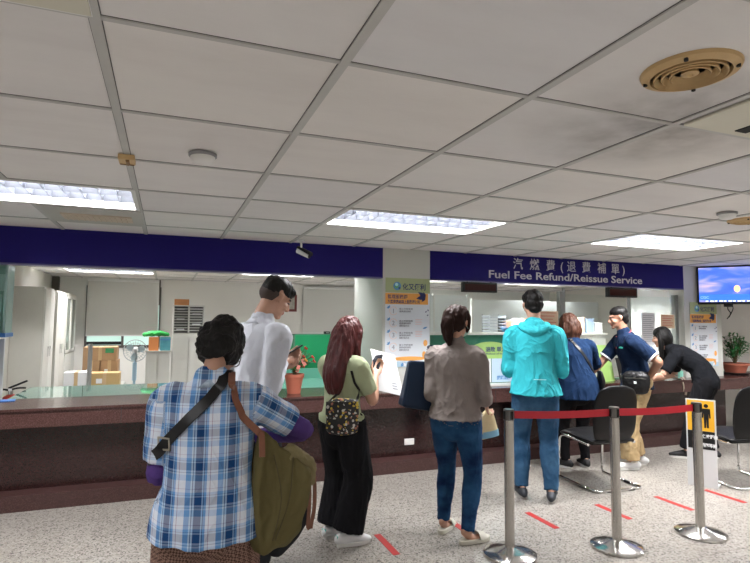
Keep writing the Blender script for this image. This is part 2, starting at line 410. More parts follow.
# blue fascia: overhead sign boards
def fascia(x0, x1, label):
    t = thing('overhead_sign', label, 'sign', ((x0 + x1) / 2, 5.2, 1.943))
    h = (x1 - x0) / 2
    bx('sign_board', (-h, 0, 0), (h, .12, CEIL - 1.943), M_SIGN, t)
    bx('lower_trim', (-h, -.004, -.012), (h, .124, 0), mat('sign_edge', (.10, .09, .22), .4), t)
    return t
fascia(-4.6, PX0, 'long plain dark blue overhead board spanning the left windows')
fs = fascia(PX1, 6.36, 'dark blue overhead board lettered Fuel Fee Refund/Reissue Service')
cx = (PX1 + 6.36) / 2
for ch, xc in zip('汽燃費(退費補單)', (3.755, 3.985, 4.215, 4.375, 4.52, 4.745, 4.985, 5.20, 5.335)):
    text('lettering', ch, (xc - cx, -.004, .162), .140, M_LETTER, fs, align='CENTER', bold=.0006)
text('lettering', 'Fuel Fee Refund/Reissue Service', (3.365 - cx, -.004, .040), .122, M_LETTER, fs, width=2.27, bold=.0018, yscale=1.0)

# ------------------------------------------------------------------ service counter
ct = thing('service_counter', 'long red-brown granite service counter with dark recessed knee space', 'counter', (1.6, 5.0, 0))
def cbox(bm, a, b): box(bm, (a[0] - 1.6, a[1] - 5.0, a[2]), (b[0] - 1.6, b[1] - 5.0, b[2]))
bm = NB(); cbox(bm, (X0 + .01, 4.97, .765), (9.19, 5.19, .785))
for a_, b_ in ((X0 + .01, PX0 - .005), (PX1 + .005, 6.355), (7.06, 9.19)): cbox(bm, (a_, 5.19, .765), (b_, 5.6, .785))
obj('countertop', bm, M_GRAN, ct)
bm = NB(); cbox(bm, (X0 + .01, 4.985, .635), (9.19, 5.08, .765)); obj('front_apron', bm, M_GRAN, ct)
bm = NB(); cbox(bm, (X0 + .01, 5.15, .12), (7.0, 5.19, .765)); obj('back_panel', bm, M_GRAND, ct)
bm = NB()
pr = [(4.985, 0), (4.985, .122), (5.0, .124), (5.19, .124), (5.19, 0)]
a = [bm.verts.new((X0 + .01 - 1.6, y - 5, z)) for y, z in pr]; b = [bm.verts.new((7.0 - 1.6, y - 5, z)) for y, z in pr]
bm.faces.new(a); bm.faces.new(list(reversed(b)))
for i in range(5): bm.faces.new((a[i], b[i], b[(i + 1) % 5], a[(i + 1) % 5]))
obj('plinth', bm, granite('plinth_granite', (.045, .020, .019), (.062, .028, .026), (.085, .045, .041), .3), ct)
for x in (-2.55, -.32, 1.45, 3.3, 5.1):
    bm = NB(); cbox(bm, (x, 4.983, .636), (x + .004, 4.986, .765)); obj('joint_line', bm, M_DARK, ct)
o = bx('wall_socket', (-.055, -.010, -.032), (.055, 0, .032), M_WHITEP, loc=(2.50, 5.6, .30), bevel=.004)
p = at(409, 441.5, 5.15); o.location = (p.x, 5.149, p.z); tag(o, 'small white wall socket low on the dark counter back panel', 'socket')
# inner desk with glass
dk = thing('inner_desk', 'staff desk topped with teal glass behind the left counter', 'desk', (-.9, 6.0, 0))
bx('glass_top', (-.37, -.39, .772), (2.95, .49, .784), M_TEALG, dk); bx('desk_top', (-.37, -.39, .74), (2.95, .49, .772), M_CABL, dk)
for x in (-.36, .8, 2.75): bx('leg', (x, -.3, 0), (x + .05, .5, .74), M_CAB, dk)

# ------------------------------------------------------------------ ceiling fittings
M_ALU = mat('louvre_aluminium', (.26, .28, .33), .30, .7)
M_TUBE = emis('fluorescent_tube', (.93, .97, 1.0), 7.0)
troffer_first = None
def copy_tree(o, parent=None):
    c = o.copy(); COL.objects.link(c)
    if parent is not None: c.parent = parent
    for ch in list(o.children): copy_tree(ch, c)
    return c
def make_troffer():
    t = thing('ceiling_troffer', '', 'ceiling light')
    W, D = 2 * TILE - .03, TILE - .03
    bm = NB()
    box(bm, (-W / 2, -D / 2, .088), (W / 2, D / 2, .10))
    for s in (-1, 1):
        box(bm, (s * W / 2 - .006, -D / 2, .0), (s * W / 2 + .006, D / 2, .1)); box(bm, (-W / 2, s * D / 2 - .006, .0), (W / 2, s * D / 2 + .006, .1))
    obj('housing', bm, M_WHITEP, t)
    bm = NB()
    for s in (-1, 1):
        box(bm, (s * (W / 2) - .012, -D / 2 - .01, -.008), (s * (W / 2) + .012, D / 2 + .01, 0)); box(bm, (-W / 2, s * D / 2 - .012, -.008), (W / 2, s * D / 2 + .012, 0))
    obj('rim', bm, M_WHITEP, t)
    for k in range(3):
        bm = NB(); y = (k - 1) * D / 3; cyl(bm, (-W / 2 + .03, y, .079), (W / 2 - .03, y, .079), .0085, seg=10); obj('fluorescent_tube', bm, M_TUBE, t, smooth=True)
    bm = NB()
    for k in range(1, 3):                                 # long reflectors, V section
        y = -D / 2 + k * D / 3
        pts = [(y - .002, .0), (y + .002, .0), (y + .024, .05), (y - .024, .05)]
        a = [bm.verts.new((-W / 2, p[0], p[1])) for p in pts]; b = [bm.verts.new((W / 2, p[0], p[1])) for p in pts]
        for i in range(4): bm.faces.new((a[i], b[i], b[(i + 1) % 4], a[(i + 1) % 4]))
    n = 13
    for k in range(1, n):                                # cross blades, dipping between the tubes
        x = -W / 2 + k * W / n
        for c in range(3):
            ya = -D / 2 + c * D / 3 + .004; yb = ya + D / 3 - .008; ym = (ya + yb) / 2
            for (p, qq, h1, h2) in ((ya, ym, .045, .030), (ym, yb, .030, .045)):
                v = [bm.verts.new(z) for z in ((x - .001, p, 0), (x - .001, qq, 0), (x - .008, qq, h2), (x - .008, p, h1), (x + .001, p, 0), (x + .001, qq, 0), (x + .008, qq, h2), (x + .008, p, h1))]
                for f in ((0, 1, 2, 3), (4, 7, 6, 5), (0, 4, 5, 1), (1, 5, 6, 2), (2, 6, 7, 3), (3, 7, 4, 0)): bm.faces.new([v[i] for i in f])
    obj('louvre', bm, M_ALU, t)
    return t
tr0 = make_troffer()
TL = {0: 'louvred fluorescent ceiling light at the left, beside the tan slotted vent', 1: 'louvred fluorescent ceiling light in the middle, above the wall camera',
      2: 'brightest louvred ceiling light, above the end of the lettered blue board', 11: 'staff-side louvred light seen under the blue board above the roller blind',
      12: 'staff-side louvred light seen beside the head of the man in white', 13: 'staff-side louvred light seen under the lettered blue board'}
for i, (x, y, _) in enumerate(TROFFERS + INNER):
    t = tr0 if i == 0 else copy_tree(tr0)
    t.location = (x + TILE, y + TILE / 2, CEIL)
    t['group'] = 'ceiling troffers over the public hall' if i < 11 else 'ceiling troffers over the staff area'
    t['label'] = TL.get(i, 'louvred fluorescent ceiling light outside the picture' if i < 11 else 'staff-side louvred fluorescent ceiling light deeper in the office')

def detector(p, label, s=1.0):
    t = thing('smoke_detector', label, 'detector', p, group='smoke detectors')
    bm = NB(); lathe(bm, [(.001, 0), (.062 * s, 0), (.062 * s, -.012), (.056 * s, -.014)]); obj('mounting_ring', bm, mat('grey_plastic', (.30, .30, .31), .5), t, smooth=True)
    bm = NB(); lathe(bm, [(.054 * s, -.012), (.054 * s, -.022), (.046 * s, -.036), (.032 * s, -.045), (.012 * s, -.048), (.001, -.048)]); obj('sensor_dome', bm, M_WHITEP, t, smooth=True)
detector((0.132, 2.53, CEIL - .005), 'round white smoke detector above the left light and the man in white')
detector((3.52, 2.53, CEIL - .005), 'small round detector near the upper right, above the brightest light')
p = atz(127, 158, CEIL - .01)
t = thing('sensor_box', 'small yellowed rectangular box on the ceiling grid left of the smoke detector', 'sensor', (p.x, p.y, CEIL))
bx('housing', (-.035, -.05, -.03), (.035, .05, -.005), M_TAN, t, bevel=.004)
bm = NB(); cyl(bm, (0.005, -.045, -.034), (.005, .02, -.034), .008, seg=10); box(bm, (-.03, .035, -.034), (.03, .04, -.028)); obj('latch', bm, mat('brown_latch', (.24, .13, .05), .5), t)
def diffuser(p, r, label):
    t = thing('round_air_diffuser', label, 'air vent', p, group='round tan air diffusers')
    bm = NB(); lathe(bm, [(r * .78, 0), (r * .80, -.018), (r * .97, -.010), (r, -.002), (r, 0)], seg=48); obj('flange', bm, M_TAN, t, smooth=True)
    bm = NB(); lathe(bm, [(.001, .01), (r * .8, .01), (r * .8, .004), (.001, .004)], seg=48); obj('duct_throat', bm, M_DARK, t)
    for k, rr in enumerate((.68, .52, .36, .18)):
        bm = NB(); R = r * rr; z = -.014 + .002 * k
        if k < 3: lathe(bm, [(R - r * .035, z + .016), (R - r * .045, z + .012), (R + r * .03, z - .008), (R + r * .055, z - .006), (R + r * .02, z + .014)], seg=48)
        else: lathe(bm, [(.001, z), (R * .4, z - .008), (R, z - .004), (R * .8, z + .014), (.001, z + .016)], seg=48)
        obj('cone_ring', bm, M_TAN, t, smooth=True)
    for a in range(4):
        bm = NB(); cyl(bm, (r * .89 * math.cos(a * PI / 2 + .6), r * .89 * math.sin(a * PI / 2 + .6), -.02), (r * .89 * math.cos(a * PI / 2 + .6), r * .89 * math.sin(a * PI / 2 + .6), -.012), .006, seg=8); obj('screw', bm, M_DARK, t)
diffuser((1.43, 1.125, CEIL), .135, 'large round tan air diffuser with concentric rings near the upper right corner')
diffuser((3.92, 2.66, CEIL), .135, 'round tan air diffuser cut by the right edge of the picture')
# slotted vent beside the left light
t = thing('slotted_air_vent', 'tan slotted air vent in a square panel behind the left light', 'air vent', (-.5, 4.42, CEIL))
bx('panel', (-.32, -.32, -.012), (.31, .31, -.001), mat('vent_panel', (.50, .49, .46), .6), t)
bx('grille_frame', (-.22, -.11, -.022), (.24, .11, -.012), mat('vent_beige', (.62, .52, .42), .6), t)
for k in range(12): bx('slat', (-.20 + k * .036, -.09, -.030), (-.19 + k * .036, .09, -.022), mat('vent_beige', (.62, .52, .42)), t)
t = thing('ceiling_panel_grille', 'cream air grille panel cut by the right edge beside the round diffuser', 'air vent', (2.08, 1.135, CEIL))
bx('panel', (-.30, -.30, -.016), (.30, .30, -.004), mat('cream_panel', (.66, .64, .54), .6), t, bevel=.004)
bx('slot', (-.08, -.26, -.02), (-.02, .26, -.016), M_DARK, t)
o = bx('cream_ceiling_panel', (-.31, -.31, -.012), (.31, .31, -.003), mat('cream_panel', (.66, .64, .54)), loc=(-.505, 1.135, CEIL)); tag(o, 'cream access panel at the upper left corner of the ceiling', 'ceiling panel')
# CCTV
t = thing('security_camera', 'white bullet security camera hanging before the blue board', 'security camera', (1.16, 4.95, CEIL))
bm = NB(); cyl(bm, (0, 0, -.006), (0, 0, -.02), .035); cyl(bm, (0, 0, -.02), (0, 0, -.085), .010, seg=12); obj('ceiling_mount', bm, M_WHITEP, t, smooth=True)
d = V((.75, -.55, -.42)).normalized(); c = V((0.02, 0, -.125))
bm = NB(); loft(bm, [(c - d * .06, .034, .030), (c + d * .07, .034, .030)], (d.y, -d.x, 0), 18, 1, ('flat', 'flat')); obj('body', bm, M_WHITEP, t, smooth=True)
bm = NB(); loft(bm, [(c - d * .065 + V((0, 0, .008)), .039, .034), (c + d * .085 + V((0, 0, .008)), .039, .030)], (d.y, -d.x, 0), 18, 1, ('flat', 'flat'))
bmesh.ops.bisect_plane(bm, geom=bm.verts[:] + bm.edges[:] + bm.faces[:], plane_co=c + V((0, 0, .012)), plane_no=V((0, 0, 1)) + d * .5, clear_inner=True); obj('sun_hood', bm, M_BLACKP, t)
bm = NB(); cyl(bm, c + d * .07, c + d * .076, .027, seg=20); obj('lens', bm, M_BLACKP, t)

# ------------------------------------------------------------------ queue tape on the floor
tapes = [(1.43, 3.29, 3.64, 'between the shoes of the red-haired woman and the grey-top woman'), (2.045, 3.40, 3.68, 'hidden partly by the feet of the woman in grey'), (2.70, 3.30, 3.65, 'below the man in the cyan jacket'),
         (3.354, 3.26, 3.61, 'behind the middle stanchion'), (3.99, 3.24, 3.60, 'left of the right stanchion'), (4.57, 3.22, 3.59, 'farthest right by the pictogram sign')]
for x, a, b, s in tapes:
    o = bx('floor_tape', (-.024, a, 0), (.024, b, .002), M_REDT, loc=(x, 0, .0005)); tag(o, 'red floor tape ' + s, 'floor tape', 'red queue tape strips on the floor')

# ------------------------------------------------------------------ stanchions with red belts
def stanchion(x, y, label, belt_to=None):
    t = thing('stanchion', label, 'stanchion', (x, y, 0), group='steel queue stanchions')
    bm = NB(); lathe(bm, [(.001, .0), (.166, .0), (.170, .006), (.168, .016), (.150, .026), (.10, .040), (.05, .052), (.034, .058), (.001, .058)], seg=48); obj('base', bm, mat('domed_steel', (.60, .59, .57), .16, .95), t, smooth=True)
    bm = NB(); lathe(bm, [(.001, .05), (.0315, .05), (.0315, .86), (.001, .86)], seg=28); obj('post', bm, M_STEEL, t, smooth=True)
    bm = NB(); lathe(bm, [(.001, .855), (.034, .855), (.034, .915), (.032, .925), (.001, .925)], seg=28); obj('belt_head', bm, mat('dark_steel_head', (.16, .155, .15), .3, .8), t, smooth=True)
    for a in (0, PI / 2, PI, 1.5 * PI):
        c, s = math.cos(a), math.sin(a)
        M = Matrix.Rotation(a + t_rot, 4, 'Z')
        bm = NB(); box(bm, (.030, -.010, .862), (.037, .010, .915), M); obj('belt_slot', bm, M_BLACKP, t)
    return t
t_rot = 0.0
S = [(2.114, 3.042), (2.857, 2.895), (3.60, 2.87)]
SL = ['left steel stanchion, in front of the cyan jacket man', 'middle steel stanchion with belts on both sides', 'right steel stanchion in front of the pictogram sign']
for (x, y), l in zip(S, SL): stanchion(x, y, l)
for (a, b), l in zip(((0, 1), (1, 2)), ('red belt stretched from the left to the middle stanchion', 'red belt stretched from the middle to the right stanchion')):
    pa, pb = V((*S[a], .888)), V((*S[b], .888)); d = (pb - pa).normalized(); n = V((d.y, -d.x, 0))
    bm = NB(); L = (pb - pa).length
    pts = [pa + d * .034 + (pb - pa - d * .068) * (k / 8) + V((0, 0, -.008 * math.sin(PI * k / 8))) for k in range(9)]
    for p0, p1 in zip(pts[:-1], pts[1:]):
        vs = [bm.verts.new(v) for v in (p0 + V((0, 0, -.024)), p1 + V((0, 0, -.024)), p1 + V((0, 0, .024)), p0 + V((0, 0, .024)))]
        ws = [bm.verts.new(v.co + n * .0016) for v in vs]
        bm.faces.new(vs); bm.faces.new(list(reversed(ws)))
        for i in range(4): bm.faces.new((vs[i], ws[i], ws[(i + 1) % 4], vs[(i + 1) % 4]))
    bmesh.ops.remove_doubles(bm, verts=bm.verts, dist=.0003)
    o = obj('queue_belt', bm, M_RED); tag(o, l, 'queue belt', 'red queue belts')

# ------------------------------------------------------------------ posters and notices
M_INK = mat('dark_blue_ink', (.03, .04, .16), .6)
M_INKG = mat('grey_ink', (.30, .31, .36), .6)
M_ORANGE = mat('orange_print', (.88, .42, .10), .6)
M_OLIVE = mat('sage_print', (.42, .48, .26), .6)
M_SKYB = mat('blue_print', (.12, .32, .62), .6)
M_PINK = mat('pink_print', (.82, .55, .55), .6)
M_REDP = mat('red_print', (.60, .05, .05), .6)
def flat(name, poly, y, m, parent, th=.0012):
    """a printed shape lying on a sheet that faces -Y."""
    bm = NB(); prism(bm, poly, (0, y, 0), (1, 0, 0), (0, 0, 1), th); return obj(name, bm, m, parent)
def rect(x0, z0, x1, z1): return [(x0, z0), (x1, z0), (x1, z1), (x0, z1)]
def disc(cx, cz, r, n=20, ry=None): return [(cx + r * math.cos(2 * PI * k / n), cz + (ry or r) * math.sin(2 * PI * k / n)) for k in range(n)]
def leafp(cx, cz, L, a, wd=.3):
    c, s = math.cos(a), math.sin(a); P = [(0, 0), (.3, wd * .5), (.6, wd * .45), (1, 0), (.6, -wd * .45), (.3, -wd * .5)]
    return [(cx + L * (x * c - y * s), cz + L * (x * s + y * c)) for x, y in P]
def info_poster(loc, label, W=.50, H=.905):
    t = thing('information_poster', label, 'poster', loc, group='step by step payment posters')
    bx('sheet', (-W / 2, -.006, 0), (W / 2, 0, H), mat('poster_white', (.74, .78, .84), .35), t)
    k = W / .5
    y = -.0062
    flat('header_band', rect(-W / 2, H - .155, W / 2, H), y, M_OLIVE, t)
    flat('globe_logo', disc(-.12 * k, H - .085, .044), y - .001, M_SKYB, t); flat('globe_land', leafp(-.15 * k, H - .10, .06, .5, .7), y - .002, mat('logo_green', (.15, .45, .2), .6), t)
    flat('globe_shine', disc(-.127 * k, H - .07, .018), y - .0026, mat('logo_pale', (.5, .8, .9), .6), t)
    text('lettering', 'e', (-.095 * k, y - .0025, H - .118), .05, M_INK, t, align='CENTER', bold=.001)
    text('lettering', '化又便利', (-.06 * k, y - .0015, H - .117), .072, M_INK, t, width=.26 * k, bold=.0012)
    flat('subtitle_band', rect(-W / 2, H - .275, W / 2 - .02, H - .158), y, M_ORANGE, t)
    text('lettering', '監理服務網', (-.225 * k, y - .0015, H - .213), .045, M_INK, t, bold=.0006)
    text('lettering', '汽燃費繳納線上服務更便利', (-.225 * k, y - .0015, H - .264), .042, M_INK, t, width=.36 * k, bold=.0005)
    for a, L in ((2.2, .10), (2.9, .11), (3.6, .07), (1.6, .06)): flat('leaf_print', leafp(.20 * k, H - .195 + .0, L, a + .4, .42), y - .002, M_INK, t)
    for i in range(4):
        zc = H - .345 - i * .125; bm = NB()
        R = .040
        for s in range(22):
            a0 = .4 + s * 5.4 / 22; a1 = a0 + 5.4 / 22
            q = [(-.16 * k + R * math.cos(a0), zc + R * math.sin(a0)), (-.16 * k + (R + .0045) * math.cos(a0), zc + (R + .0045) * math.sin(a0)), (-.16 * k + (R + .0045) * math.cos(a1), zc + (R + .0045) * math.sin(a1)), (-.16 * k + R * math.cos(a1), zc + R * math.sin(a1))]
            prism(bm, q, (0, y, 0), (1, 0, 0), (0, 0, 1), .001)
        obj('step_ring', bm, mat('ring_print', (.85, .60, .50), .6), t)
        text('step_number', str(i + 1), (-.16 * k, y - .001, zc - .024), .068, M_INKG, t, align='CENTER')
        for a in (1.5, 2.3, 3.1): flat('leaf_print', leafp(-.205 * k, zc + .03, .032, a, .45), y - .001, M_SKYB, t)
        for j, s in enumerate(('線上申辦查詢', '繳費通知資料', '選擇付款方式')[:(2 if i in (0,) else 3)]):
            text('step_text', s, (-.095 * k, y - .001, zc + .014 - j * .026), .021, M_INKG, t, width=(.15 - .02 * j) * k, bold=.0003)
        if i in (1, 2):
            bm = NB()
            for r_ in range(4): prism(bm, rect(.085 * k, zc + .035 - r_ * .017, (.165 - .01 * (r_ % 2)) * k, zc + .040 - r_ * .017), (0, y, 0), (1, 0, 0), (0, 0, 1), .001)
            obj('pink_note', bm, M_PINK, t)
    for cx_, cz_, a in ((.20, H - .36, 1.0), (.235, H - .345, 2.0), (.215, H - .39, .3)): flat('leaf_print', leafp(cx_ * k, cz_, .025, a, .5), y - .001, M_INK, t)
    flat('leaf_print', leafp(.17 * k, H - .53, .06, .35, .3), y - .001, M_SKYB, t)
    flat('orange_fruit', disc(.20 * k, H - .68, .024, ry=.034), y - .001, M_ORANGE, t); flat('orange_fruit', disc(.185 * k, H - .80, .022, ry=.034), y - .001, M_ORANGE, t)
    flat('orange_hill', disc(.02 * k, .085, .19 * k, 28, .022), y - .001, M_ORANGE, t)
    flat('leaf_print', leafp(-.245 * k, .075, .095, .7, .42), y - .002, M_SKYB, t)
    flat('footer_band', rect(-W / 2, 0, W / 2, .055), y, mat('footer_print', (.45, .62, .74), .6), t)
    for k2 in range(6): flat('footer_leaf', leafp(-.13 * k + k2 * .055 * k, .004, .06, .9 if k2 % 2 else 2.2, .5), y - .0015, (mat('logo_green', (.15, .45, .2)), M_SKYB, M_PAPER)[k2 % 3], t)
    return t
info_poster(((2.112 + 2.622) / 2, 5.199, 1.015), 'tall step-by-step poster with green header on the middle pillar', W=.512, H=.925)
info_poster((6.70, 5.199, .92), 'step-by-step poster on the right pillar behind the bending woman', W=.50, H=.85)

# ------------------------------------------------------------------ overhead number displays
def led(x0, x1, z0, z1, label):
    t = thing('number_display', label, 'display', ((x0 + x1) / 2, 5.22, z0), group='black number displays under the lettered board')
    h = (x1 - x0) / 2; H = z1 - z0
    bx('casing', (-h, -.03, 0), (h, .03, H), M_BLACKP, t, bevel=.005)
    bx('screen', (-h + .02, -.033, .02), (h - .02, -.030, H - .02), mat('dark_red_screen', (.045, .008, .008), .12), t)
    for s in (-1, 1): bx('hanger', (s * h * .7 - .006, -.006, H), (s * h * .7 + .006, .006, 1.932 - z0), M_BLACKP, t)
led(3.035, 3.47, 1.815, 1.925, 'black number display hanging left, beside the ponytailed woman')
led(5.08, 5.545, 1.805, 1.925, 'black number display hanging right, above the man in navy polo')
t = bx('small_ceiling_knob', (-.012, -.012, 0), (.012, .012, .02), M_BLACKP, loc=(.55, 5.19, 1.944 - .004)); bpy.data.objects.remove(t)

# ------------------------------------------------------------------ television
c = at(735, 284, 4.85)
view = V((c.x, c.y, 0)).normalized(); yaw = -math.atan2(view.x, view.y)
tv = thing('television', 'wall-hung flat television showing a blue sky picture, cut by the right edge', 'television', (c.x, c.y, 1.74), yaw + .10)
W, H = .42, .50
bx('casing', (-W, 0, 0), (W, .05, H), M_BLACKP, tv, bevel=.004)
m, t_, b_ = nt('television_picture'); b_.inputs['Roughness'].default_value = .15
tc = t_.nodes.new('ShaderNodeTexCoord'); n_ = t_.nodes.new('ShaderNodeTexNoise'); n_.inputs['Scale'].default_value = 3.2; n_.inputs['Distortion'].default_value = .8
mp = t_.nodes.new('ShaderNodeMapping'); mp.inputs['Scale'].default_value = (.8, 1, 2.2); ln(t_, tc.outputs['Object'], mp.inputs[0]); ln(t_, mp.outputs[0], n_.inputs['Vector'])
r_ = ramp(t_, [(.2, (.035, .09, .50)), (.48, (.06, .14, .60)), (.60, (.22, .24, .66)), (.70, (.50, .38, .55)), (.8, (.30, .08, .22))], 'LINEAR'); ln(t_, n_.outputs['Fac'], r_.inputs[0])
ln(t_, r_.outputs[0], b_.inputs['Emission Color']); b_.inputs['Emission Strength'].default_value = .85; b_.inputs['Base Color'].default_value = (.01, .01, .02, 1)
bx('screen', (-W + .018, -.003, .03), (W - .018, 0, H - .018), m, tv)
flat('orange_glow', disc(.02, .20, .035, 20, .045), -.0035, emis('tv_orange', (.95, .50, .25), .9), tv)
flat('sea_strip', rect(-W + .02, .055, W - .02, .13), -.0034, emis('tv_sea', (.03, .13, .62), .9), tv)
for k in range(14): flat('caption', rect(-.33 + k * .05, .034, -.33 + k * .05 + .03 + .012 * (k % 2), .048), -.0045, emis('tv_caption', (.85, .88, .95), .8), tv)
text('caption_text', 'CGC', (-.39, -.005, .075), .045, emis('tv_logo', (.3, .5, .9), .8), tv)
bx('wall_bracket', (-.05, .05, .18), (.05, .24, .26), M_BLACKP, tv)
bm = NB(); tube(bm, [(-.08, .02, .0), (-.09, -.01, -.06), (-.06, .0, -.12), (-.10, .01, -.19)], .006, 8); tube(bm, [(-.05, .02, .0), (-.03, .0, -.05), (-.06, .0, -.13), (-.08, .01, -.17)], .006, 8); obj('cable', bm, M_BLACKP, tv, smooth=True)
bx('ir_box', (-.13, -.01, -.035), (-.03, .03, 0), M_BLACKP, tv)

# ------------------------------------------------------------------ glass screens of the right bay
GY = 5.30
M_GLASS = glass('counter_glass', (.96, .985, .98), .03)
M_POST = mat('grey_post', (.30, .32, .31), .35, .6)
def gpane(x0, x1, label, z1=1.83):
    t = thing('glass_screen', label, 'glass screen', (x0, GY, .785), group='glass screens on the counter')
    bx('pane', (.02, -.004, .02), (x1 - x0 - .02, .004, z1 - .785), M_GLASS, t)
    bx('bottom_rail', (0, -.012, .0), (x1 - x0, .012, .02), mat('green_rail', (.10, .24, .17), .35), t)
    bx('end_post', (0, -.018, 0), (.022, .018, z1 - .785 + .08), M_POST, t)
    return t
gpane(2.65, 4.39, 'left glass screen on the counter, behind the grey and cyan people')
gpane(4.47, 5.48, 'middle glass screen on the counter, left of the man in navy polo')
gp = gpane(5.50, 6.27, 'right glass screen on the counter, with white notices taped on it')
for x, zt in ((4.43, 1.86), (6.31, 1.86)):
    o = bx('grey_upright', (-.028, -.03, 0), (.028, .03, zt - .785), M_POST, loc=(x, GY, .785)); tag(o, 'grey metal upright between the glass screens' if x < 5 else 'grey metal upright beside the right pillar', 'post')
for x in (3.03 + .35, 4.25):
    pass
def trans_mat():
    m, t, b = nt('frosted_white_sheet'); b.inputs['Base Color'].default_value = (.90, .91, .91, 1); b.inputs['Roughness'].default_value = .6
    tr = t.nodes.new('ShaderNodeBsdfTranslucent'); tr.inputs[0].default_value = (.95, .96, .95, 1); mx = t.nodes.new('ShaderNodeMixShader'); mx.inputs[0].default_value = .6
    n = t.nodes.new('ShaderNodeTexNoise'); n.inputs['Scale'].default_value = 3; ln(t, b.outputs[0], mx.inputs[1]); ln(t, tr.outputs[0], mx.inputs[2]); ln(t, mx.outputs[0], t.nodes['Material Output'].inputs[0]); return m
# white partition behind the right screen with notices
o = bx('white_backing_panel', (5.60, 5.345, .785), (6.27, 5.350, 1.925), trans_mat()); tag(o, 'bright white partition board standing behind the right glass screen', 'partition')
def notice(name, x0, z0, x1, z1, Y, m, label, group=None, lines=0, inkm=None):
    t = thing(name, label, 'notice', ((x0 + x1) / 2, Y, z0), group=group)
    h = (x1 - x0) / 2; H = z1 - z0
    bx('sheet', (-h, -.002, 0), (h, 0, H), m, t)
    bm = NB()
    if lines:
        for k in range(lines):
            z = H * (.92 - .84 * k / lines); prism(bm, rect(-h * .8, z - .006, h * (.8 - .5 * ((k * 7) % 3) / 3), z), (0, -.0022, 0), (1, 0, 0), (0, 0, 1), .0008)
        obj('print_lines', bm, inkm or M_INKG, t)
    else: bm.free()
    return t
notice('white_notice', 5.70, 1.20, 5.93, 1.62, 5.285, M_PAPER, 'white printed notice on the right glass screen, left one of the pair', lines=14)
notice('white_notice', 5.97, 1.10, 6.19, 1.40, 5.285, M_PAPER, 'white printed notice on the right glass screen, right one of the pair', lines=10)
notice('orange_notice', 6.03, 1.42, 6.27, 1.60, 5.28, mat('peach_paper', (.80, .58, .40), .6), 'peach and yellow notice at the top right of the right glass screen', lines=5, inkm=M_REDP)
notice('orange_notice', 4.08, 1.40, 4.38, 1.62, 5.28, mat('peach_paper', (.80, .58, .40)), 'peach and yellow notice on the left glass screen, beside the brown bob', lines=5, inkm=M_REDP)
# arc sign and the two sheets taped below it
sg = thing('arched_counter_sign', 'lime green half-oval sign on the glass beside the grey-top woman', 'sign', (3.43, 5.285, 1.095))
flat('panel', [(-.38, -.02)] + [(-.38 + .76 * k / 24, .17 * math.sin(PI * k / 24) ** .6) for k in range(25)] + [(.38, -.02)], 0, mat('lime_print', (.36, .58, .17), .5), sg, .004)
text('lettering', '退款 單元', (-.06, -.005, .06), .062, M_INK, sg, width=.27, bold=.001); text('lettering', 'Refund of fees', (-.05, -.005, .025), .028, M_INK, sg, width=.24)
flat('logo_print', disc(.30, .05, .022), -.005, M_ORANGE, sg)
pn = notice('white_poster', 3.02, .81, 3.44, 1.075, 5.285, M_PAPER, 'white printed poster on the glass under the lime sign, left half', lines=9)
flat('pink_blob', disc(-.02, .19, .10, 24, .06), -.004, mat('pale_pink', (.80, .66, .72), .6), pn)
pn = notice('blue_poster', 3.45, .81, 3.78, 1.075, 5.285, mat('pale_blue_paper', (.52, .68, .82), .6), 'pale blue poster with round logo on the glass under the lime sign')
flat('round_logo', disc(.0, .15, .045, 24), -.004, mat('logo_blue', (.10, .35, .75), .6), pn)
text('lettering', '網路繳費', (-.10, -.0035, .03), .05, M_SKYB, pn, width=.2, bold=.001)
# white shelf in front of glass
o = bx('paper_tray_ledge', (2.70, 5.15, .785), (3.95, 5.28, .80), M_CABL); tag(o, 'pale ledge strip lying along the foot of the left glass screen', 'ledge')

# lime standing sign and tablet behind polo man
t = thing('lime_standing_sign', 'lime green upright sign panel on the counter left of the navy polo man', 'sign', (4.98, 5.13, .785), .25)
bm = NB(); prism(bm, [(-.12, 0), (.13, 0), (.13, .43), (-.10, .44), (-.13, .41)], (0, 0, 0), (1, 0, 0), (0, .18, 1), .012); obj('panel', bm, mat('lime_print', (.36, .58, .17)), t)
flat('pale_mark', disc(.02, .33, .04), -.0, mat('pale_lime', (.6, .72, .4), .6), t).location = (0, .055, 0)
bx('foot', (-.12, -.02, 0), (.12, .10, .012), mat('lime_print', (.36, .58, .17)), t)
t = thing('document_holder', 'black framed document holder on the counter between lime sign and polo man', 'document holder', (5.14, 5.04, .785), .35)
bm = NB(); prism(bm, rect(-.10, 0, .10, .29), (0, 0, 0), (1, 0, 0), (0, .2, 1), .012); obj('frame', bm, M_BLACKP, t)
bm = NB(); prism(bm, rect(-.08, .02, .08, .27), (0, -.003, 0), (1, 0, 0), (0, .2, 1), .002); obj('sheet', bm, M_PAPER, t)

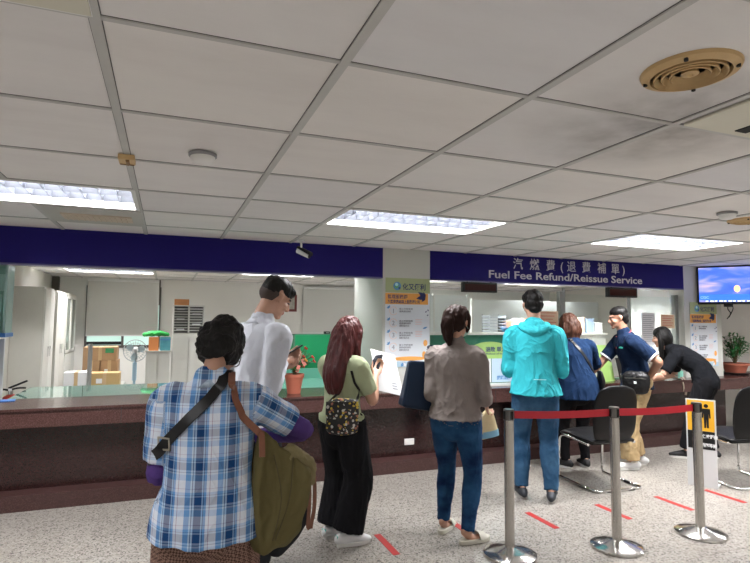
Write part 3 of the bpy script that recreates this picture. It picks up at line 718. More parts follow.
# ------------------------------------------------------------------ office furniture behind the counter
def cabinet(x0, x1, y0, y1, H, label, glassdoors=False, name='metal_cabinet'):
    t = thing(name, label, 'cabinet', (x0, y0, 0))
    W, D = x1 - x0, y1 - y0
    bx('body', (0, 0, 0), (W - .02, D, H), M_CAB, t, bevel=.004)
    n = 2
    for k in range(n):
        a = .01 + k * (D - .02) / n; b = a + (D - .02) / n - .012
        if glassdoors:
            bm = NB(); zt = H - .04; zb = H * .48
            for q0, q1 in (((W - .02, a, zb), (W, a + .05, zt)), ((W - .02, b - .05, zb), (W, b, zt)), ((W - .02, a, zb), (W, b, zb + .05)), ((W - .02, a, zt - .05), (W, b, zt))): box(bm, q0, q1)
            dr = obj('door', bm, M_CABL, t)
            bx('door_glass', (W - .014, a + .05, zb + .05), (W - .010, b - .05, zt - .05), mat('cabinet_glass', (.34, .38, .33), .08), dr)
            d2 = bx('door', (W - .02, a, .06), (W, b, zb - .01), M_CABL, t); bx('handle', (W, b - .06 if k == 0 else a + .04, .5), (W + .012, b - .045 if k == 0 else a + .055, .62), M_CHROME, d2)
        else:
            dr = bx('door', (W - .02, a, .05), (W, b, H - .03), M_CABL, t, bevel=.003)
            bx('handle', (W, b - .07 if k == 0 else a + .05, H * .5), (W + .014, b - .05 if k == 0 else a + .07, H * .5 + .14), M_CHROME, dr)
    return t
cabinet(-1.915, -1.52, 8.42, 9.10, 1.91, 'tall grey-beige metal cabinet nearest the notice board, side panel facing the hall')
cabinet(-1.915, -1.50, 9.16, 9.95, 1.90, 'tall grey-beige metal cabinet between the plain one and the glass-fronted one')
cabinet(-1.915, -1.50, 9.98, 11.0, 1.90, 'tall cabinet with glass upper doors nearest the office window', True)
o = bx('dark_wall_post', (-1.91, 11.02, 0), (-1.80, 11.12, CEIL - .02), mat('brown_post', (.10, .085, .07), .6)); tag(o, 'dark vertical post at the far end of the cabinets', 'post')
o = bx('wall_pipe', (-.145, 11.33, 1.75), (-.115, 11.395, CEIL - .01), mat('brown_post', (.10, .085, .07))); tag(o, 'short dark pipe on the back wall above the wooden box', 'pipe')
# corrugated blind
def blind(x0, x1, z0, z1, Y, label):
    t = thing('roller_blind', label, 'window blind', ((x0 + x1) / 2, Y, z0), group='white roller blinds on the back wall')
    h = (x1 - x0) / 2
    bx('fabric', (-h, -.006, .02), (h, 0, z1 - z0), mat('blind_fabric', (.66, .66, .62), .8), t); bx('bottom_bar', (-h, -.014, 0), (h, .004, .022), M_WHITEP, t); bx('roller', (-h, -.04, z1 - z0 - .05), (h, 0, z1 - z0), M_WHITEP, t)
blind(-1.38, -.14, 1.155, 2.23, 11.33, 'white roller blind above the dark-framed window strip')
blind(2.72, 3.95, 1.20, 2.2, 11.36, 'white roller blind showing left of the middle pillar')
# picture
t = thing('framed_picture', 'small red-framed picture on the back wall behind the head of the man in white', 'picture', (2.42, 11.39, 1.66))
bx('frame', (-.20, -.03, 0), (.17, 0, .36), mat('red_brown_frame', (.16, .03, .03), .4), t); bx('print', (-.15, -.034, .05), (.12, -.03, .31), mat('foliage_print', (.35, .42, .30), .6, var=.5, vscale=18, col2=(.6, .55, .5)), t)
# cardboard boxes on a white bench
t = thing('low_bench', 'low white bench under the cardboard boxes', 'bench', (-.95, 9.6, 0)); bx('top', (-.38, -.2, .42), (.36, .35, .45), M_CABL, t)
for sx in (-.35, .31): bx('leg', (sx, -.18, 0), (sx + .04, .32, .42), M_CAB, t)
def carton(x0, x1, y0, y1, z0, z1, label, m=M_CARD, green=False):
    t = thing('cardboard_box', label, 'box', ((x0 + x1) / 2, (y0 + y1) / 2, z0), group='cartons stacked under the window')
    h, d, H = (x1 - x0) / 2, (y1 - y0) / 2, z1 - z0
    bx('body', (-h, -d, 0), (h, d, H), m, t, bevel=.004); bx('tape', (-.025, -d - .001, 0), (.025, d + .001, H + .001), M_TAPE, t)
    if green: bx('green_label', (h * .3, -d - .002, H * .55), (h * .8, -d, H * .9), mat('label_green', (.05, .3, .12), .6), t)
    else: bx('paper_label', (-h * .55, -d - .002, H * .35), (-h * .15, -d, H * .65), M_PAPER, t)
carton(-1.18, -.94, 9.5, 9.85, .45, .83, 'cardboard box at lower left of the stack under the window')
carton(-.93, -.68, 9.5, 9.85, .45, .83, 'cardboard box at lower right of the stack under the window')
carton(-1.18, -.70, 9.5, 9.85, .832, 1.04, 'long cardboard box with green label topmost under the window', green=True)
carton(-1.02, -.62, 9.0, 9.3, .45, .68, 'yellowish low cardboard box in front of the carton stack', mat('yellow_card', (.55, .38, .17), .7))
carton(-1.35, -1.04, 9.0, 9.3, .45, .70, 'white carton beside the grey upright pipe', M_PAPER)
t = thing('low_bench', 'low grey bench carrying the white and yellowish cartons', 'bench', (-.98, 9.15, 0)); bx('top', (-.40, -.18, .41), (.38, .17, .45), M_CAB, t)
for sx in (-.38, .32): bx('leg', (sx, -.16, 0), (sx + .04, .15, .41), M_CAB, t)
o = NB(); cyl(o, (0, 0, 0), (0, 0, 1.12), .03, seg=16); o = obj('grey_pipe', o, mat('grey_pipe', (.27, .27, .26), .5), smooth=True); o.location = (-1.0, 8.8, 0); tag(o, 'upright grey pipe standing in front of the cardboard boxes', 'pipe')
# beige low cabinet with clutter, fan in front
t = thing('low_cabinet', 'low cream cabinet behind the left counter carrying colourful packets', 'cabinet', (-.26, 9.5, 0))
bx('body', (-.02, 0, 0), (.34, .5, .95), M_CABL, t, bevel=.005); bx('top', (-.04, -.02, .95), (.36, .52, .97), M_CAB, t)
bx('door', (0, -.014, .04), (.15, 0, .93), M_CABL, t); bx('door', (.17, -.014, .04), (.32, 0, .93), M_CABL, t)
o = bx('orange_packet', (-.075, -.05, 0), (.075, .05, .22), mat('orange_card', (.70, .26, .08), .6), loc=(-.172, 9.6, .97)); tag(o, 'orange packet on the cream cabinet beside the fan', 'packet')
t = thing('blue_picture_box', 'bright blue picture box on the cream cabinet', 'box', (-.0, 9.6, .97)); bx('carton', (-.075, -.04, 0), (.085, .05, .22), mat('sea_blue_print', (.06, .42, .62), .5, var=.4, vscale=9, col2=(.2, .6, .65)), t); bx('lid_band', (-.077, -.042, .17), (.087, .052, .19), M_SKYB, t)
bm = NB(); loft(bm, [((-.20, 0, .03), .05, .03), ((-.05, 0, .05), .07, .045), ((.12, 0, .04), .06, .035), ((.17, 0, .03), .03, .02)], (0, 1, 0), 14, 4)
o = blob('green_cloth', bm, mat('bright_green_cloth', (.03, .42, .08), .7), None, .012, 3, folds(.02, (20, 20, 20))); o.location = (-.12, 9.62, 1.20); tag(o, 'crumpled bright green cloth on top of the packets', 'cloth')
t = thing('pedestal_fan', 'white round pedestal fan behind the left counter', 'fan', (-.42, 9.1, 0))
bm = NB(); lathe(bm, [(.001, 0), (.17, 0), (.16, .03), (.03, .05), (.001, .05)]); obj('base', bm, M_WHITEP, t, smooth=True)
bm = NB(); cyl(bm, (0, 0, .04), (0, 0, .90), .018, seg=14); box(bm, (-.03, -.03, .55), (.03, .03, .82)); obj('pole', bm, mat('pale_blue_plastic', (.38, .55, .68), .4), t)
bm = NB(); loft(bm, [((0, .02, 1.0), .05, .05), ((0, .12, 1.0), .055, .055), ((0, .17, 1.0), .03, .03)], (1, 0, 0), 16); cyl(bm, (0, .07, .88), (0, .07, .98), .02, seg=12); obj('motor_housing', bm, M_WHITEP, t, smooth=True)
bm = NB()
for rr in (.165, .12, .07):
    pts = [(rr * math.cos(2 * PI * k / 32), -.04 if rr < .16 else -.01, 1.0 + rr * math.sin(2 * PI * k / 32)) for k in range(33)]
    tube(bm, pts, .006 if rr > .16 else .003, 6, 1)
for k in range(24):
    a = 2 * PI * k / 24; tube(bm, [(.02 * math.cos(a), -.055, 1 + .02 * math.sin(a)), (.10 * math.cos(a), -.045, 1 + .10 * math.sin(a)), (.165 * math.cos(a), -.01, 1 + .165 * math.sin(a)), (.10 * math.cos(a), .045, 1 + .10 * math.sin(a))], .0018, 5, 2)
obj('cage', bm, mat('fan_grey', (.40, .44, .46), .4), t, smooth=True)
for k in range(3):
    a = 2 * PI * k / 3 + .4; bm = NB(); c_, s_ = math.cos(a), math.sin(a)
    P = [(.02, -.02), (.09, -.055), (.145, -.03), (.14, .035), (.08, .05), (.02, .02)]
    prism(bm, [(x * c_ - y * s_, 1 + x * s_ + y * c_) for x, y in P], (0, .0, 0), (1, .0, 0), (0, .15, 1), .004); o = obj('blade', bm, mat('pale_fan_blade', (.38, .50, .54), .3), t); o.location = (0, -.15, 0)
bm = NB(); cyl(bm, (0, -.03, 1), (0, .03, 1), .025, seg=16); obj('hub', bm, M_WHITEP, t)
# tall white cabinet with louvred paper sorter
t = thing('tall_white_cabinet', 'white cabinet under the slotted letter sorter on the back side', 'cabinet', (.11, 9.5, 0)); bx('body', (0, 0, 0), (.50, .45, 1.235), M_CABL, t, bevel=.004)
bx('door', (.01, -.016, .04), (.245, 0, 1.2), M_CABL, t); bx('door', (.255, -.016, .04), (.49, 0, 1.2), M_CABL, t)
t = thing('letter_sorter', 'white letter sorter with many slots on the tall white cabinet', 'letter sorter', (.11, 9.5, 1.236))
bm = NB()
for a, b in (((0, 0, 0), (.02, .35, .48)), ((.48, 0, 0), (.50, .35, .48)), ((.24, 0, 0), (.26, .35, .48)), ((0, 0, 0), (.5, .35, .02)), ((0, 0, .46), (.5, .35, .48)), ((0, .33, 0), (.5, .35, .48))): box(bm, a, b)
obj('frame', bm, M_CABL, t)
for k in range(9):
    for s in (0, 1): bx('shelf_slot', (.02 + s * .24, .01, .055 + k * .045), (.24 + s * .24, .33, .067 + k * .045), M_CABL, t)
for k in range(5): bx('paper_stack', (.06 + (k % 2) * .25, .02, .069 + k * .085), (.18 + (k % 2) * .25, .3, .088 + k * .085), M_PAPER, t)
bx('inner_shade', (.02, .32, .02), (.48, .329, .46), mat('sorter_shade', (.16, .16, .15), .7), t)  # dark sheet over the pale back, standing in for shade inside the slots
o = bx('wooden_box', (-.115, -.08, 0), (.115, .08, .10), mat('orange_wood', (.40, .17, .06), .5, var=.2, vscale=4, stretch=(1, 1, 8)), loc=(.24, 9.65, 1.717), bevel=.004); tag(o, 'small orange-brown wooden box on top of the letter sorter', 'box')
# green felt cubicle screens
def screen_panel(x0, x1, y, label, z1=1.32):
    t = thing('green_screen', label, 'office partition', ((x0 + x1) / 2, y, 0), group='green felt desk partitions')
    h = (x1 - x0) / 2
    bx('felt', (-h + .01, -.02, .30), (h - .01, .02, z1 - .015), M_GREENP, t)
    bm = NB(); box(bm, (-h, -.022, .05), (-h + .012, .022, z1)); box(bm, (h - .012, -.022, .05), (h, .022, z1)); box(bm, (-h, -.022, z1 - .015), (h, .022, z1)); box(bm, (-h, -.022, .28), (h, .022, .30)); obj('frame', bm, mat('grey_green_frame', (.10, .30, .18), .4), t)
    bx('seam', (-h + .01, -.023, z1 * .73), (h - .01, -.02, z1 * .73 + .008), mat('grey_green_frame', (.10, .30, .18)), t)
    for s in (-1, 1): bx('foot', (s * h * .9 - .02, -.12, 0), (s * h * .9 + .02, .12, .05), M_BLACKP, t)
screen_panel(1.10, 1.47, 6.62, 'narrow green felt partition right behind the man in white')
screen_panel(1.48, 2.04, 6.62, 'wide green felt partition behind the potted red flowers')
o = bx('mint_cover', (-.46, -.01, 0), (.46, .01, .12), mat('mint_plastic', (.20, .58, .44), .4), loc=(1.58, 6.50, .785)); tag(o, 'mint green strip standing along the foot of the green partitions', 'plastic strip')
for (x, l) in ((1.27, 'small black device on top of the narrow green partition'), (1.90, 'small black device on top of the wide green partition near red hair')):
    t = thing('black_device', l, 'device', (x, 6.62, 1.32)); bx('body', (-.035, -.03, 0), (.035, .03, .03), M_BLACKP, t, bevel=.004); bx('lens_bar', (-.02, -.032, .01), (.02, -.03, .02), M_CHROME, t)
# right bay staff furniture
t = thing('staff_partition', 'long green partition with white cap behind the left glass screen', 'office partition', (3.95, 6.35, 0))
bx('felt', (-1.25, -.02, .1), (1.25, .02, 1.31), mat('bottle_green_felt', (.03, .19, .12), .85), t); bx('cap', (-1.26, -.03, 1.31), (1.26, .03, 1.345), M_CABL, t)
for s in (-1.15, 1.1): bx('foot', (s, -.15, 0), (s + .04, .15, .1), M_BLACKP, t)
t = thing('storage_counter', 'cream storage counter behind the green staff partition', 'cabinet', (4.1, 6.52, 0)); bx('body', (-1.35, .0, 0), (2.2, .45, 1.30), M_CABL, t); bx('top', (-1.37, -.02, 1.30), (2.22, .47, 1.325), M_CAB, t)
t = thing('paper_tray_tower', 'stack of grey paper trays on the staff side between the grey and cyan people', 'paper trays', (4.42, 6.7, 1.325))
for k in range(6):
    bm = NB(); z = .01 + k * .042
    box(bm, (-.14, -.1, z), (.14, .1, z + .006)); box(bm, (-.14, -.1, z), (-.134, .1, z + .03)); box(bm, (.134, -.1, z), (.14, .1, z + .03)); obj('tray', bm, mat('grey_tray', (.38, .42, .46), .4), t)
bx('post', (-.145, .09, 0), (-.13, .1, .27), M_POST, t); bx('post', (.13, .09, 0), (.145, .1, .27), M_POST, t)
cols = [(.62, .36, .22), (.70, .55, .42), (.30, .36, .48), (.66, .62, .56), (.50, .22, .18), (.35, .42, .40), (.72, .70, .66)]
for i in range(9):
    x = 4.66 + i * .052; hh = .17 + .05 * ((i * 5) % 4) / 3
    o = bx('file_binder', (-.022, -.1, 0), (.022, .1, hh), mat('binder_%d' % (i % 7), cols[i % 7], .6), loc=(x, 6.7, 1.325)); 
    bx('spine_label', (-.014, -.103, hh * .45), (.014, -.1, hh * .8), M_PAPER, o)
    tag(o, 'file binder standing in the row left of the cyan jacket', 'binder', 'file binders on the staff counter')
t = thing('blue_bowl', 'round blue plastic bowl in front of the paper trays', 'bowl', (4.50, 6.53, 1.345)); bm = NB(); lathe(bm, [(.001, 0), (.03, 0), (.07, .035), (.075, .06), (.069, .06), (.062, .035), (.001, .012)]); obj('shell', bm, mat('blue_bowl', (.18, .40, .72), .3), t, smooth=True)
for i, (x, c_, hh, l) in enumerate(((5.9, (.58, .46, .34), .22, 'tan carton on the staff counter behind the brown bob'), (6.08, (.25, .33, .45), .20, 'blue-grey carton on the staff counter left of the polo man head'), (6.245, (.65, .65, .63), .14, 'pale low carton on the staff counter'))):
    t = thing('storage_carton', l, 'box', (x, 6.7, 1.325)); bx('body', (-.07, -.1, 0), (.07, .1, hh), mat('carton_%d' % i, c_, .7), t); bx('lid', (-.075, -.105, hh), (.075, .105, hh + .02), mat('carton_%d' % i, c_), t)
t = thing('staff_screen', 'white office partition deep behind the left glass screen', 'office partition', (5.0, 8.6, 0)); bx('panel', (-1.8, -.02, .08), (.1, .02, 1.95), mat('pale_panel', (.66, .69, .68), .5), t); bx('frame_post', (.1, -.03, 0), (.14, .03, 1.97), M_CABL, t); bx('frame_post', (-.6, -.03, 0), (-.57, .03, 1.97), M_CABL, t)
t = thing('staff_screen', 'white office partition deep behind the middle glass screen', 'office partition', (8.0, 8.9, 0)); bx('panel', (-2.6, -.02, .08), (.4, .02, 1.9), mat('pale_panel', (.66, .69, .68)), t); bx('frame_post', (-2.64, -.03, 0), (-2.6, .03, 1.92), M_CABL, t)

# ------------------------------------------------------------------ notice cabinet, extinguisher at the left edge
t = thing('notice_cabinet', 'glass-fronted notice cabinet with green and white papers at the left edge', 'notice board', (-1.7, 5.62, 1.36))
bx('back_board', (-.6, .10, 0), (.40, .12, .60), mat('pale_teal_board', (.42, .55, .52), .6), t)
bx('side_panel', (.39, -.10, 0), (.41, .12, .60), mat('teal_acrylic', (.36, .52, .50), .15), t); bx('top_panel', (-.6, -.10, .59), (.41, .12, .61), M_CABL, t)
bx('front_glass', (-.6, -.10, .0), (.39, -.095, .59), glass('cabinet_front_glass', (.85, .97, .94), .05), t)
bx('blue_sill', (-.6, -.13, -.035), (.42, .13, 0), mat('bright_blue_plastic', (.04, .19, .55), .4), t)
for x, z0, z1, m_ in ((.05, .30, .56, mat('green_sheet', (.03, .28, .14), .6)), (.20, .06, .34, M_PAPER), (.04, .04, .27, M_PAPER), (-.12, .10, .40, M_PAPER), (.22, .37, .52, M_PAPER), (-.1, .43, .55, M_REDP)):
    bx('notice_sheet', (x, .09, z0), (x + .13, .098, z1), m_, t)
bx('stand_post', (.28, .0, -1.36), (.33, .06, -.035), M_DARK, t)
bx('foot_plate', (-.1, -.1, -1.36), (.40, .14, -1.34), M_DARK, t)
t = thing('white_side_board', 'white board with red characters under the notice cabinet', 'notice board', (-1.72, 5.78, 0)); bx('panel', (-.6, 0, .2), (.37, .03, 1.30), M_PAPER, t)
for z, ch in ((1.08, '請'), (.98, '勿'), (.88, '停')): text('lettering', ch, (.22, -.004, z), .09, M_REDP, t)
for x in (-.5, .3): bx('leg', (x, 0, 0), (x + .03, .03, .2), M_DARK, t)
t = thing('fire_extinguisher', 'red fire extinguisher with black handle behind the left counter end', 'fire extinguisher', (-1.40, 6.32, 0))
bm = NB(); lathe(bm, [(.001, 0), (.075, 0), (.08, .02), (.08, .66), (.065, .715), (.03, .74), (.001, .74)]); obj('cylinder', bm, mat('extinguisher_red', (.45, .03, .02), .3), t, smooth=True)
bm = NB(); cyl(bm, (0, 0, .73), (0, 0, .78), .02, seg=12); box(bm, (-.016, -.03, .775), (.016, .03, .80)); obj('valve', bm, M_CHROME, t)
bm = NB(); tube(bm, [(-.02, 0, .80), (.06, -.01, .835), (.14, -.02, .87)], .010, 8); tube(bm, [(0, 0, .785), (.06, -.01, .80), (.13, -.02, .80)], .009, 8); obj('handle', bm, M_BLACKP, t, smooth=True)
bm = NB(); tube(bm, [(0, 0, .775), (-.08, 0, .785), (-.115, 0, .70), (-.10, 0, .40)], .010, 8); obj('hose', bm, M_BLACKP, t, smooth=True)
bp_ = atz(4, 401, .786); o = bx('blue_folder', (-.16, -.05, 0), (.10, .05, .006), mat('bright_blue_plastic', (.04, .19, .55)), loc=(bp_.x - .02, bp_.y, .786), rot=(0, 0, .15)); tag(o, 'blue plastic strip lying on the counter at the left edge', 'folder')

# ------------------------------------------------------------------ potted plants
def pot(t, r0, r1, H):
    bm = NB(); lathe(bm, [(.001, 0), (r0, 0), (r1, H * .82), (r1 * 1.1, H * .82), (r1 * 1.12, H), (r1 * 1.0, H), (r1 * .95, H * .88), (.001, H * .88)], seg=36); obj('pot', bm, M_TERRA, t, smooth=True)
    bm = NB(); lathe(bm, [(.001, H * .88), (r1 * .94, H * .88), (r1 * .9, H * .92), (.001, H * .93)], seg=24); obj('soil', bm, M_SOIL, t)
def leaf(bm, p, d, L, wd, droop=.3):
    d = V(d).normalized(); s = d.cross(V((0, 0, 1)));
    if s.length < .1: s = V((1, 0, 0))
    s.normalize(); u = s.cross(d).normalized()
    pts = []
    for k, w_ in ((0, .08), (.3, .9), (.6, .85), (.85, .4), (1, .03)):
        c = V(p) + d * (L * k) - V((0, 0, 1)) * (droop * L * k * k)
        pts.append((c - s * wd * w_ / 2 + u * wd * .12 * w_, c, c + s * wd * w_ / 2 + u * wd * .12 * w_))
    vs = [[bm.verts.new(x) for x in r] for r in pts]
    for a, b in zip(vs[:-1], vs[1:]):
        for k in range(2): bm.faces.new((a[k], a[k + 1], b[k + 1], b[k]))
pp = atz(296.5, 394.5, .786)
t = thing('potted_flowering_plant', 'terracotta pot of red-berried plant on the counter between white shirt and red hair', 'potted plant', (pp.x, 5.25, .785))
pot(t, .062, .088, .185)
rd = random.Random(3)
bl = NB(); bs = NB(); br_ = []
for i in range(34):
    a = rd.uniform(0, 2 * PI); rr = rd.uniform(.04, .22); zt = rd.uniform(.24, .44); tip = V((rr * math.cos(a) + .04, rr * math.sin(a) * .6, zt))
    mid = V((tip.x * .35, tip.y * .35, .16 + (zt - .16) * .6)); tube(bs, [(0, 0, .16), mid, tip], .0028, 5, 3)
    for j in range(7):
        q = mid.lerp(tip, rd.uniform(.2, 1.05)); dd = V((rd.uniform(-1, 1), rd.uniform(-1, 1), rd.uniform(-.3, .8))); leaf(bl, q, dd, rd.uniform(.04, .065), rd.uniform(.018, .030))
    if i % 3 != 2: br_.append(tip)
obj('stems', bs, mat('stem_brown', (.12, .09, .04), .7), t); obj('foliage', bl, M_LEAF, t)
for i, q in enumerate(br_):
    bm = NB(); ell(bm, q, (.011, .011, .014), sub=2); ell(bm, q + V((.014, 0, -.012)), (.009, .009, .011), sub=2); obj('berry', bm, mat('berry_red' if i % 4 else 'berry_orange', (.55, .04, .03) if i % 4 else (.8, .3, .04), .3), t, smooth=True)
for x, z, a in ((.075, .30, .5), (.02, .24, -.3)):
    bm = NB(); prism(bm, rect(-.016, -.035, .016, .035), (x, -.07, z), (math.cos(a), 0, math.sin(a)), (-math.sin(a), 0, math.cos(a)), .002); obj('red_envelope', bm, mat('envelope_pink', (.75, .25, .22), .6), t)
pp = atz(746, 376, .786)
t = thing('potted_green_plant', 'bushy green plant in a wide terracotta bowl at the right end of the counter', 'potted plant', (7.42, 5.30, .785))
bm = NB(); lathe(bm, [(.001, 0), (.155, 0), (.17, .025), (.16, .03), (.001, .03)]); obj('saucer', bm, M_BLACKP, t, smooth=True)
bm = NB(); lathe(bm, [(.001, .03), (.12, .03), (.155, .13), (.172, .13), (.176, .16), (.16, .16), (.150, .14), (.001, .14)], seg=40); obj('pot', bm, M_TERRA, t, smooth=True)
bm = NB(); lathe(bm, [(.001, .138), (.15, .138), (.14, .15), (.001, .155)]); obj('soil', bm, M_SOIL, t)
bl = NB(); bs = NB()
for i in range(34):
    a = rd.uniform(0, 2 * PI); rr = rd.uniform(.05, .22); zt = rd.uniform(.28, .56); tip = V((rr * math.cos(a), rr * math.sin(a) * .8, zt))
    mid = V((tip.x * .4, tip.y * .4, .14 + (zt - .14) * .6)); tube(bs, [(0, 0, .13), mid, tip], .003, 5, 3)
    for j in range(12):
        q = mid.lerp(tip, rd.uniform(.0, 1.05)); dd = V((rd.uniform(-1, 1), rd.uniform(-1, 1), rd.uniform(-.2, .9))); leaf(bl, q, dd, rd.uniform(.05, .085), rd.uniform(.022, .036))
obj('stems', bs, mat('stem_brown', (.12, .09, .04)), t); obj('foliage', bl, mat('deep_leaf_green', (.035, .20, .055), .4, var=.4, vscale=20), t)

# ------------------------------------------------------------------ pictogram sign board
t = thing('pictogram_sign', 'white floor sign with yellow top and black standing figure behind right stanchion', 'sign', (4.64, 3.66, 0), -1.05)
W, H = .12, .79
bx('board', (-W, 0, 0), (W, .012, H), mat('sign_white', (.62, .63, .64), .4), t)
flat('yellow_field', rect(-W + .012, H - .285, W - .012, H - .01), -.001, mat('warning_yellow', (.80, .42, .02), .5), t)
flat('black_band', rect(-W + .012, H - .45, W - .012, H - .287), -.001, M_BLACKP, t)
fx = .045
flat('figure_head', disc(fx, H - .055, .018), -.0022, M_BLACKP, t); flat('figure_body', [(fx - .032, H - .08), (fx + .032, H - .08), (fx + .036, H - .165), (fx + .024, H - .165), (fx + .02, H - .12), (fx + .018, H - .255), (fx + .003, H - .255), (fx, H - .17), (fx - .003, H - .255), (fx - .018, H - .255), (fx - .02, H - .12), (fx - .024, H - .165), (fx - .036, H - .165)], -.0022, M_BLACKP, t)
text('lettering', '請保持距離', (-.02, -.002, H - .345), .038, M_PAPER, t, width=.15, bold=.001); text('lettering', '排隊等候', (.0, -.002, H - .425), .038, M_PAPER, t, width=.12, bold=.001)
bm = NB(); box(bm, (-W, .01, 0), (W, .16, .012)); prism(bm, [(0, 0), (.15, 0), (0, .5)], (-.02, .012, .0), (0, 1, 0), (0, 0, 1), .01); obj('rear_prop', bm, mat('sign_white', (.62, .63, .64)), t)

# ------------------------------------------------------------------ cantilever chairs
def chair(loc, rz, label):
    t = thing('cantilever_chair', label, 'chair', loc, rz, 'black cantilever visitor chairs')
    # faces +Y
    bm = NB(); w_ = .25; r = .0125
    pts = []
    def arc(c, a0, a1, rad, ax, n=5): return [V(c) + V(ax(rad * math.cos(a0 + (a1 - a0) * k / n), rad * math.sin(a0 + (a1 - a0) * k / n))) for k in range(n + 1)]
    path = [V((-w_, -.20, .40)), V((-w_, .12, .42)), V((-w_, .20, .40)), V((-w_, .23, .34)), V((-w_, .25, .10)), V((-w_, .24, .03)), V((-w_, .18, .014)), V((-w_, -.22, .014)), V((-w_ + .02, -.27, .014)), V((-w_ + .07, -.29, .014)),
            V((w_ - .07, -.29, .014)), V((w_ - .02, -.27, .014)), V((w_, -.22, .014)), V((w_, .18, .014)), V((w_, .24, .03)), V((w_, .25, .10)), V((w_, .23, .34)), V((w_, .20, .40)), V((w_, .12, .42)), V((w_, -.20, .40))]
    tube(bm, path, r, 10, 3); obj('sled_frame', bm, M_CHROME, t, smooth=True)
    for x, y in ((-w_, -.10), (w_, -.10), (-.1, -.29), (.12, -.29)):
        bm = NB(); tube(bm, [(x - (.03 if y < -.2 else 0), y - (0 if y < -.2 else .04), .013), (x + (.03 if y < -.2 else 0), y + (0 if y < -.2 else .04), .013)], .0135, 10, 1); obj('glide', bm, M_BLACKP, t, smooth=True)
    bm = NB(); loft(bm, [((0, -.22, .425), .235, .022), ((0, -.1, .435), .25, .036), ((0, .12, .445), .25, .040), ((0, .23, .43), .235, .032), ((0, .26, .415), .21, .018)], (1, 0, 0), 28, 4); obj('seat', bm, M_BLACKL, t, smooth='all')
    bm = NB(); box(bm, (-.19, -.18, .388), (.19, .18, .402)); obj('seat_pan', bm, M_BLACKP, t)
    bm = NB(); loft(bm, [((0, -.215, .44), .19, .022), ((0, -.235, .52), .225, .030), ((0, -.25, .66), .235, .032), ((0, -.27, .80), .225, .028), ((0, -.285, .885), .185, .022), ((0, -.29, .915), .12, .014)], (1, 0, 0), 28, 5); obj('backrest', bm, M_BLACKL, t, smooth='all')
    bm = NB(); tube(bm, [(-.22, -.10, .41), (-.262, -.16, .44), (-.262, -.19, .56), (-.262, -.08, .64), (-.262, .10, .64), (-.262, .15, .62)], .014, 10); tube(bm, [(.22, -.10, .41), (.262, -.16, .44), (.262, -.19, .56), (.262, -.08, .64), (.262, .10, .64), (.262, .15, .62)], .014, 10)
    bm.free()
    return t
chair((3.83, 4.10, 0), -.08, 'black padded cantilever chair standing behind the navy-dressed woman')
chair((5.14, 3.70, 0), -.22, 'black padded cantilever chair at the right edge beside the pictogram sign')

